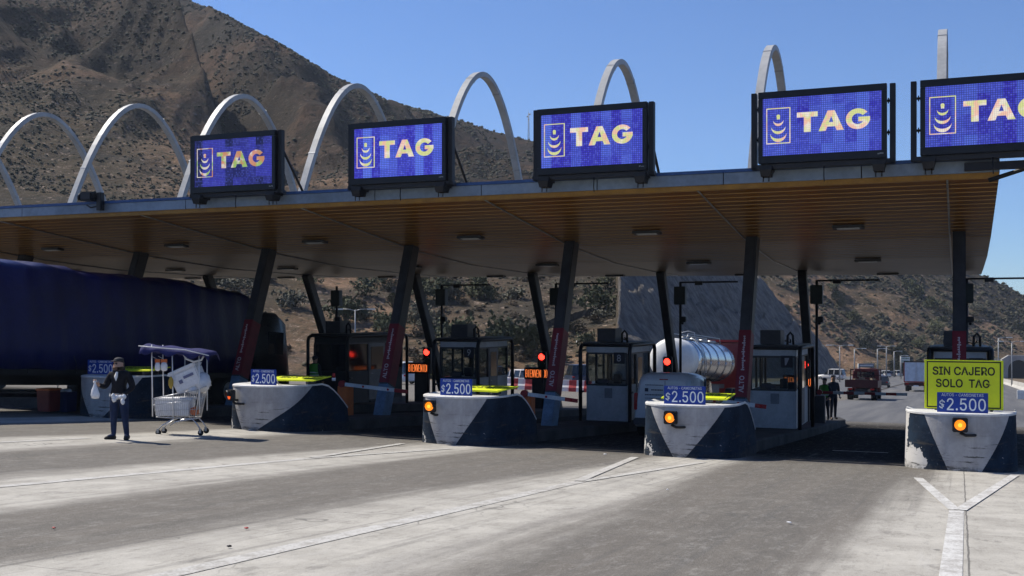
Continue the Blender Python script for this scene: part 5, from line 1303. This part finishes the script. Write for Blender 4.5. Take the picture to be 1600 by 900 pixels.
def head_bits(r, c, face, hair_m, hat_m=None, glasses=True, long_hair=True, s=1.):
    """face features on a head centred at c that looks along `face` (a yaw angle, 0 = towards the camera side -y)"""
    M = Matrix.Rotation(face, 3, 'Z'); c = Vector(c)
    def P(x, y, z): return c+M @ Vector((x*s, y*s, z*s))
    mb = MB(); mb.ell(P(0, .012, .035), (.084*s, .098*s, .098*s), 16, 10, 0, M)
    if long_hair: mb.ell(P(0, .065, -.06), (.095*s, .06*s, .15*s), 12, 8, 0, M)
    hb = mb.build('hair', hair_m, r)
    # cut the hair away from the face
    me = hb.data; bm = bmesh.new(); bm.from_mesh(me); inv = M.inverted()
    dele = [f for f in bm.faces if (lambda q: q.y < -.02*s and q.z < .062*s)(inv @ (f.calc_center_median()-c))]
    bmesh.ops.delete(bm, geom=dele, context='FACES'); bm.to_mesh(me); bm.free()
    if hat_m:
        mb = MB(); mb.ell(P(0, .005, .075), (.092*s, .104*s, .06*s), 16, 8, 0, M); mb.ell(P(0, -.12, .062), (.07*s, .07*s, .012*s), 12, 6, 0, M); mb.build('cap', hat_m, r)
    if glasses:
        mb = MB()
        for sx_ in (-1, 1): mb.ell(P(sx_*.035, -.093, .012), (.028*s, .008, .02*s), 10, 6, 0, M); mb.tube([P(sx_*.06, -.08, .016), P(sx_*.078, .0, .014)], .004, 5)
        mb.tube([P(-.012, -.098, .016), P(.012, -.098, .016)], .004, 5); mb.build('sunglasses', paint('dark_lens', (.008, .008, .01), .1, 0, .1), r)
EDGES = [('pelvis', 'waist'), ('waist', 'chest'), ('chest', 'neck'), ('neck', 'jaw'), ('jaw', 'head'), ('head', 'crown')]
for s_ in 'lr': EDGES += [('chest', 'sh'+s_), ('sh'+s_, 'el'+s_), ('el'+s_, 'wr'+s_), ('pelvis', 'hip'+s_), ('hip'+s_, 'kn'+s_), ('kn'+s_, 'an'+s_), ('an'+s_, 'toe'+s_)]
def radii(k=1., coat=0.):
    d = dict(pelvis=(.15, .12), waist=(.135, .105), chest=(.165, .115), neck=(.055, .058), jaw=(.07, .078), head=(.083, .095), crown=(.05, .06))
    for s_ in 'lr': d.update({'sh'+s_: .068, 'el'+s_: .048, 'wr'+s_: .031, 'hip'+s_: (.098, .1), 'kn'+s_: .064, 'an'+s_: .046, 'toe'+s_: (.04, .03)})
    return {a: (tuple(x*k+coat for x in b) if isinstance(b, tuple) else b*k+(coat if a[:2] in ('sh', 'el') else 0)) for a, b in d.items()}
jacket_m = paint('black_jacket_cloth', (.012, .012, .016), .8, 0, .4, 6, .2, 0, .01); jeans_m = paint('dark_blue_denim', (.016, .028, .07), .8, 0, .4, 8, .2, 0, .008); shoe_m = paint('dark_shoe_leather', (.015, .014, .014), .6, 0, .3)
hair_m = paint('dark_hair', (.012, .009, .007), .5, 0, .3, 20); white_cloth = paint('white_cloth', (.72, .71, .69), .8, 0, .15, 8, .2, 0, .01)
bag_m = paint('white_plastic_bag', (.76, .76, .77), .45, 0, .12, 10, .4, 0, .02)

PV, PD = onground(187, 687)
r = thing('person', 'street vendor in black jacket, jeans and cap holding up a white bag', 'person', PV, PD, None, ANG)
J = dict(pelvis=(-.02, 0, .86), waist=(-.015, 0, 1.02), chest=(0, 0, 1.22), neck=(-.005, -.01, 1.37), jaw=(-.015, -.03, 1.44), head=(-.015, -.02, 1.50), crown=(-.012, -.01, 1.57),
         shl=(-.165, 0, 1.29), ell=(-.265, -.06, 1.04), wrl=(-.335, -.25, 1.10), shr=(.165, 0, 1.29), elr=(.265, .0, 1.03), wrr=(.115, -.185, .885),
         hipl=(-.10, 0, .82), knl=(-.115, -.01, .45), anl=(-.125, .02, .085), toel=(-.225, -.09, .04), hipr=(.08, 0, .82), knr=(.115, -.03, .45), anr=(.135, .02, .085), toer=(.165, -.12, .035))
def pick_v(c):
    if c.z > 1.365: return 0
    if c.z < .075: return 3
    if c.z < .9 and abs(c.x) < .26 and c.y > -.14: return 2
    if c.y < -.235 or (c.y < -.165 and c.z < .93 and c.x < .125): return 0
    return 1
skin_body('body', J, EDGES, radii(1.1, .015), [skin_m, jacket_m, jeans_m, shoe_m], pick_v, r, [((-.335, -.25, 1.10), (-.2, -.75, .35), (0, .2, 1)), ((.115, -.185, .885), (-.9, -.35, -.15), (0, -1, .2))])
head_bits(r, (-.015, -.02, 1.49), R(-28), hair_m, paint('dark_cap_cloth', (.03, .03, .034), .8, 0, .3, 12), True, True)
mb = MB(); mb.loft([[(-.035, -.122, 1.335), (-.012, -.13, 1.35), (.012, -.12, 1.335)], [(-.055, -.159, 1.25), (-.014, -.166, 1.25), (.022, -.159, 1.25)], [(-.022, -.166, 1.18), (-.013, -.17, 1.16), (-.004, -.166, 1.18)]], 0, True, False); mb.build('shirt', white_cloth, r)
mb = MB(); mb.loft([[(.175*math.cos(a)-.02, .14*math.sin(a), z) for a in [2*math.pi*i/20 for i in range(20)]] for z in (.86, .885, .915)], 0, True, False); mb.build('shirt_hem', white_cloth, r)
mb = MB()
for a, b in (((-.235, -.105, .035), (-.12, .06, .05)), ((.168, -.13, .035), (.135, .06, .05))):
    a = Vector(a); b = Vector(b); mb.tube([b+(b-a)*.08, b, (a+b)/2-Vector((0, 0, .008)), a, a+(a-b)*.12], [.03, .05, .05, .046, .02], 10)
mb.build('shoes', shoe_m, r)
def held(name, lab, cat, off): return thing(name, lab, cat, *VD(*(Vector(W2(PV, PD))+Vector(off[:2]))), g(PV, PD)+off[2], ANG)
b = held('plastic_bag', 'white knotted plastic bag held up in the raised hand of the vendor', 'bag', (-.355, -.34, .93))
mb = MB(); mb.loft([[(k*math.cos(a)*(1+.12*math.sin(3*a+i)), k*.75*math.sin(a)*(1+.1*math.cos(4*a)), z) for a in [2*math.pi*q/16 for q in range(16)]] for i, (z, k) in enumerate(((-.1, .02), (-.09, .07), (-.02, .085), (.08, .06), (.16, .03), (.2, .022), (.235, .04), (.25, .03)))], 0, True); mb.build('bag_film', bag_m, b)
b = held('bag_bunch', 'bunch of small white bags held at the waist of the vendor', 'bags', (.06, -.27, .86))
mb = MB()
for q in range(11):
    p = Vector((random.uniform(-.13, .14), random.uniform(-.06, .05), random.uniform(-.1, .04))); mb.ell(p, (.04, .035, random.uniform(.035, .06)), 8, 6, 0, None, .16)
mb.build('bag_film', bag_m, b)

vest_green = paint('fluorescent_green_vest', (.08, .30, .03), .6, 0, .2); refl = paint('reflective_stripe', (.6, .62, .6), .35, 0, .1); navy = paint('navy_work_cloth', (.014, .017, .03), .8, 0, .3)
def worker(v, d, rz, label, hgt=1.74, vest=True, lift=.27, stride=.05):
    r = thing('person', label, 'person', v, d, g(v, d)+lift, R(rz)); k = hgt/1.7
    J = dict(pelvis=(0, 0, .9), waist=(0, 0, 1.07), chest=(0, 0, 1.28), neck=(0, -.01, 1.45), jaw=(0, -.03, 1.52), head=(0, -.02, 1.58), crown=(0, -.01, 1.65), shl=(-.19, 0, 1.36), ell=(-.25, .03, 1.08), wrl=(-.24, -.1, .87), shr=(.19, 0, 1.36), elr=(.26, .02, 1.08), wrr=(.2, -.14, .9),
             hipl=(-.1, 0, .86), knl=(-.11, -.02-stride, .48), anl=(-.12, -stride, .085), toel=(-.15, -.14-stride, .04), hipr=(.1, 0, .86), knr=(.115, stride*.5, .48), anr=(.13, stride, .085), toer=(.16, -.11+stride, .04))
    J = {a: tuple(x*k for x in b) for a, b in J.items()}
    def pk(c):
        z = c.z/k
        if z > 1.44: return 0
        if z < .075: return 2
        if (c.y < -.115 and z < .93 and abs(c.x) > .17): return 0
        return 1
    skin_body('body', J, EDGES, radii(1.02*k, .008), [skin_m, navy, shoe_m], pk, r, [(J['wrl'], (0, -.4, -.9), (0, -1, .2)), (J['wrr'], (-.3, -.5, -.7), (0, -1, .2))])
    head_bits(r, (0, -.02*k, 1.57*k), 0, hair_m, navy, False, False)
    if vest:
        mb = MB(); sec = ((.92, .178, .142), (1.07, .168, .135), (1.22, .20, .148), (1.34, .21, .14), (1.42, .15, .11))
        mb.loft([[(w*k*math.cos(a), dp*k*math.sin(a), z*k) for a in [2*math.pi*q/20 for q in range(20)]] for z, w, dp in sec], 0, True, False); vv_ = mb.build('vest', vest_green, r)
        mb = MB()
        for z, w, dp in ((1.0, .178, .145), (1.1, .176, .143)): mb.loft([[(w*k*math.cos(a), dp*k*math.sin(a), zz*k) for a in [2*math.pi*q/20 for q in range(20)]] for zz in (z, z+.04)], 0, True, False)
        mb.build('reflective_band', refl, vv_)
    return r
worker(-5.0, 45.4, -20, 'worker in a green vest standing beside the red traffic light', 1.68)
worker(-4.75, 46.0, 40, 'taller worker in dark clothes standing beside the worker in a green vest', 1.82, False)
worker(-21.0, 33.2, 175, 'worker in a bright green vest with two pale bands before the dark booth', 1.72)
worker(-9.3, 36.2, 90, 'worker in a green vest by the door of booth 8', 1.68)

# ------------------------------------------------------------------ the vendor's cart and what is on it
CV, CD = onground(285, 679)
chrome_wire = paint('bright_cart_wire', (.55, .55, .56), .35, .5, .2)
r = thing('shopping_cart', 'wire shopping cart with poles and a dark blue cloth sunshade', 'shopping cart', CV, CD, None, ANG)
mb = MB()
bot = [(-.50, -.22, .40), (.34, -.22, .36), (.34, .22, .36), (-.50, .22, .40)]; top_ = [(-.57, -.29, .80), (.44, -.29, 1.0), (.44, .29, 1.0), (-.57, .29, .80)]
def lerp(a, b, t): return tuple(a[i]+(b[i]-a[i])*t for i in range(3))
for q in (bot, top_): mb.tube(q+[q[0]], .012, 6)
for zt in (.33, .66): mb.tube([lerp(bot[i], top_[i], zt) for i in (0, 1, 2, 3, 0)], .005, 5)
for i in range(4):
    j = (i+1) % 4
    for t in np.linspace(0, 1, 22 if i % 2 == 0 else 12): mb.tube([lerp(bot[i], bot[j], t), lerp(top_[i], top_[j], t)], .004, 4)
for t in np.linspace(0, 1, 10): mb.tube([lerp(bot[0], bot[1], t), lerp(bot[3], bot[2], t)], .004, 4)
mb.build('basket', chrome_wire, r)
mb = MB()
for y in (-.22, .22):
    mb.tube([(-.46, y*.9, .13), (-.40, y*.95, .2), (-.12, y, .37)], .015, 6); mb.tube([(.46, y, .13), (.38, y, .25), (.28, y, .36), (-.08, y, .30), (-.2, y, .22)], .015, 6); mb.tube([(.34, y, .36), (.46, y*1.3, 1.02), (.55, y*1.3, 1.06)], .014, 6)
mb.tube([(.55, -.29, 1.06), (.55, .29, 1.06)], .016, 8); mb.build('frame', chrome_wire, r)
for x, y in ((-.46, -.2), (-.46, .2), (.46, -.22), (.46, .22)):
    mb = MB(); mb.cyl((x, y-.018, .062), (x, y+.018, .062), .062, n=16); w_ = mb.build('wheel', rubber, r, .008)
    mb = MB(); mb.box((x-.01, y, .1), (.05, .05, .09)); mb.build('caster_fork', steel, w_)
poles = [((-.56, -.28, .42), (-.57, -.30, 1.97)), ((-.50, .28, .5), (-.52, .30, 1.95)), ((-.12, -.26, .4), (-.13, -.30, 1.88)), ((-.03, .26, .4), (-.03, .30, 1.88)), ((.46, -.29, .5), (.45, -.31, 1.80)), ((.46, .29, .5), (.45, .31, 1.80))]
for a, b in poles: mb = MB(); mb.tube([a, b], .013, 6); mb.build('pole', plastic_white, r)
mb = MB(); mb.tube([(.08, -.3, 1.82), (.18, -.31, 1.66), (.34, -.31, 1.6), (.5, -.3, 1.64), (.58, -.3, 1.78)], .022, 6); mb.build('tied_cloth', white_cloth, r)
mb = MB(); n = 26; m_ = 9; Vv = []
for i in range(n):
    t = i/(n-1); x = -.80+1.50*t
    for j in range(m_):
        s = j/(m_-1)*2-1; z = 2.0-.15*t-.045*math.sin(math.pi*t*2.6)**2*(1-abs(s)*.5)-(.16 if abs(s) > .95 else .05*abs(s)**2)*(1+.4*math.sin(t*19))
        if i in (0, n-1): z -= .07
        Vv.append((x, s*.46, z))
mb.add(Vv, [(i*m_+j, (i+1)*m_+j, (i+1)*m_+j+1, i*m_+j+1) for i in range(n-1) for j in range(m_-1)], 0, True)
o = mb.build('sunshade', paint('dark_blue_cloth', (.03, .032, .12), .8, 0, .3, 6, .2, 0, .01), r); sm = o.modifiers.new('t', 'SOLIDIFY'); sm.thickness = .008
mb = MB(); mb.tube([(-.80, -.46, 1.945), (-.3, -.465, 1.9), (.2, -.465, 1.86), (.70, -.46, 1.74)], .012, 6); mb.tube([(-.57, -.30, 1.93), (-.4, -.31, 1.84), (-.13, -.3, 1.80)], .012, 6); mb.build('shade_edge', white_cloth, o)
def oncart(name, lab, cat, off, group=None):
    return thing(name, lab, cat, *VD(*(Vector(W2(CV, CD))+Vector(off[:2]))), g(CV, CD)+off[2], ANG, group)
foam = paint('white_polystyrene', (.74, .74, .75), .8, 0, .12, 20, .2, 0, .01)
b = oncart('foam_box', 'large white foam box lying in the basket of the shopping cart', 'box', (-.10, 0, .42))
mb = MB(); mb.box((-.06, 0, .17), (.72, .42, .34), None, 0, 1.05); mb.build('box_body', foam, b, .02); mb = MB(); mb.box((-.04, 0, .365), (.8, .46, .05)); mb.build('lid', foam, b, .015)
b = oncart('foam_cooler', 'white foam cooler tilted on top of the shopping cart handle end', 'box', (.24, 0, 1.0)); b.rotation_euler = (0, R(-24), 0); b.scale = (1.12, 1.1, 1.15)
mb = MB(); mb.box((0, 0, .20), (.52, .44, .36), None, 0, 1.06); mb.build('box_body', foam, b, .025); mb = MB(); mb.box((0, 0, .41), (.58, .5, .07)); mb.build('lid', foam, b, .02); mb = MB(); mb.box((-.1, -.235, .2), (.07, .012, .07)); mb.box((.08, -.24, .25), (.2, .012, .05)); mb.build('printed_mark', paint('blue_grey_print', (.15, .16, .26), .6, 0, .2), b)
for i, x in enumerate((-.44, -.30)):
    b = oncart('hanging_bag', ['smaller', 'larger'][i]+' hanging white bag with orange top on the pole of the cart', 'bag', (x, -.31, 1.42), 'bags hanging from the cart pole'); k = 1+.25*i
    mb = MB(); mb.loft([[(q*k*math.cos(a), q*.6*k*math.sin(a), z) for a in [2*math.pi*w/12 for w in range(12)]] for z, q in ((-.02, .02), (0, .055), (.1, .06), (.17, .04))], 0, True); mb.build('bag_film', bag_m, b)
    mb = MB(); mb.box((0, 0, .2), (.1*k, .05, .07)); mb.build('header_card', orange_paint, b)
    mb = MB(); mb.tube([(0, 0, .23), (-.13+(-.0), .0, .3)], .004, 5); mb.build('string', white_cloth, b)
b = oncart('yellow_bag', 'small yellow bag tied to the middle pole of the cart', 'bag', (-.15, -.33, 1.05)); mb = MB(); mb.ell((0, 0, .1), (.055, .035, .13), 12, 8, 0, None, .08); mb.build('bag_film', paint('ochre_bag', (.42, .28, .04), .6, 0, .2), b)
b = oncart('orange_package', 'orange brown package in the basket beside the foam box', 'package', (.30, -.08, .42)); mb = MB(); mb.box((0, 0, .1), (.16, .26, .16), Matrix.Rotation(.3, 3, 'Y')); mb.build('wrapper', orange_paint, b, .03)

b = oncart('sack', 'bulging white sack slumped behind the tilted cooler at the cart handle', 'sack', (.43, .02, .98))
mb = MB(); mb.ell((0, 0, .16), (.17, .27, .22), 14, 10, 0, None, .07); mb.ell((-.16, -.05, .02), (.16, .22, .12), 12, 8, 0, None, .07); mb.build('sack_cloth', bag_m, b)
# things in the shade beside the blue truck
def near(x, y): return onground(x, y)
v, d = near(76, 644); b = thing('crate', 'dull red crate with an orange rim in the shade beside the blue truck', 'crate', v, d)
mb = MB(); mb.box((0, 0, .33), (.44, .4, .6), None, 0, 1.08); mb.build('crate_body', paint('dull_red_plastic', (.18, .03, .03), .6, 0, .3), b, .02); mb = MB(); mb.box((0, 0, .64), (.5, .46, .06)); mb.build('rim', orange_paint, b, .01)
v, d = near(103, 644); b = thing('crate', 'dark blue crate with pale contents beside the dull red crate', 'crate', v, d)
mb = MB(); mb.box((0, 0, .3), (.4, .4, .56), None, 0, 1.1); mb.build('crate_body', paint('dark_blue_plastic', (.02, .03, .10), .6, 0, .3), b, .02); mb = MB()
for q in range(5): mb.ell((random.uniform(-.13, .13), random.uniform(-.1, .1), .6), (.08, .08, .06), 8, 6, 0, None, .15)
mb.build('contents', bag_m, b)
v, d = near(88, 640); b = thing('broom', 'pale broom stick leaning upright between the two crates', 'broom', v, d); mb = MB(); mb.tube([(0, 0, .15), (.05, .05, 1.05)], .016, 8); mb.build('handle', plastic_white, b); mb = MB(); mb.box((0, 0, .09), (.3, .08, .16)); mb.build('brush', rubber, b)
v, d = ISL[4]+.6, 27.2
# lamp on top of the block by the cart
v = ISL[3]+.55; r = thing('beacon', 'small red and white beacon at the back of the block right of the cart', 'beacon', v, 25.2, g(v, 22.4)+1.08)
mb = MB(); mb.cyl((0, 0, 0), (0, 0, .08), .05, n=12); mb.build('base', plastic_white, r); mb = MB(); mb.cyl((0, 0, .08), (0, 0, .2), .045, .04, n=12); mb.build('lens', lens_red, r)
# litter on the apron
for x, y, m_, lab, s in ((385, 828, pb_r, 'scrap of red plastic on the grey apron', .05), (84, 828, pb_r, 'scrap of faded red paper at the far left of the apron', .045), (358, 857, black_metal, 'small black lump on the pale apron', .045), (1233, 819, bag_m, 'crumpled white paper on the dark tyre track', .07), (945, 711, bag_m, 'flat white paper scrap near the block in front of the van', .1), (1043, 767, bag_m, 'small white scrap on the tyre track below the white van', .05)):
    v, d = onground(x, y); b = thing('litter', lab, 'litter', v, d); mb = MB(); mb.ell((0, 0, .02), (s*.5, s*.3, .008), 9, 5, 0, Matrix.Rotation(random.random()*3, 3, 'Z'), .35); mb.build('scrap', m_, b)
# ------------------------------------------------------------------ the hazy air between here and the mountain
if HAZE > 0:
    mb = MB(); mb.box((300, 330, 95), (2300, 820, 370)); o = mb.build('haze', None, None) if False else None
    me = bpy.data.meshes.new('haze'); bm = bmesh.new(); bmesh.ops.create_cube(bm, size=1); bm.to_mesh(me); bm.free()
    o = bpy.data.objects.new('haze', me); COL.objects.link(o); o.scale = (3600, 2400, 520); o.location = (300, 700, 60)
    tag(o, 'thin blue haze hanging in the valley air before the mountain', 'haze'); o['kind'] = 'stuff'
    m = bpy.data.materials.new('pale_haze'); m.use_nodes = True; nt = m.node_tree; nt.nodes.clear()
    pv = nt.nodes.new('ShaderNodeVolumePrincipled'); pv.inputs['Color'].default_value = (.75, .85, 1, 1); pv.inputs['Density'].default_value = HAZE; pv.inputs['Anisotropy'].default_value = .2
    out = nt.nodes.new('ShaderNodeOutputMaterial'); nt.links.new(pv.outputs[0], out.inputs['Volume']); me.materials.append(m)
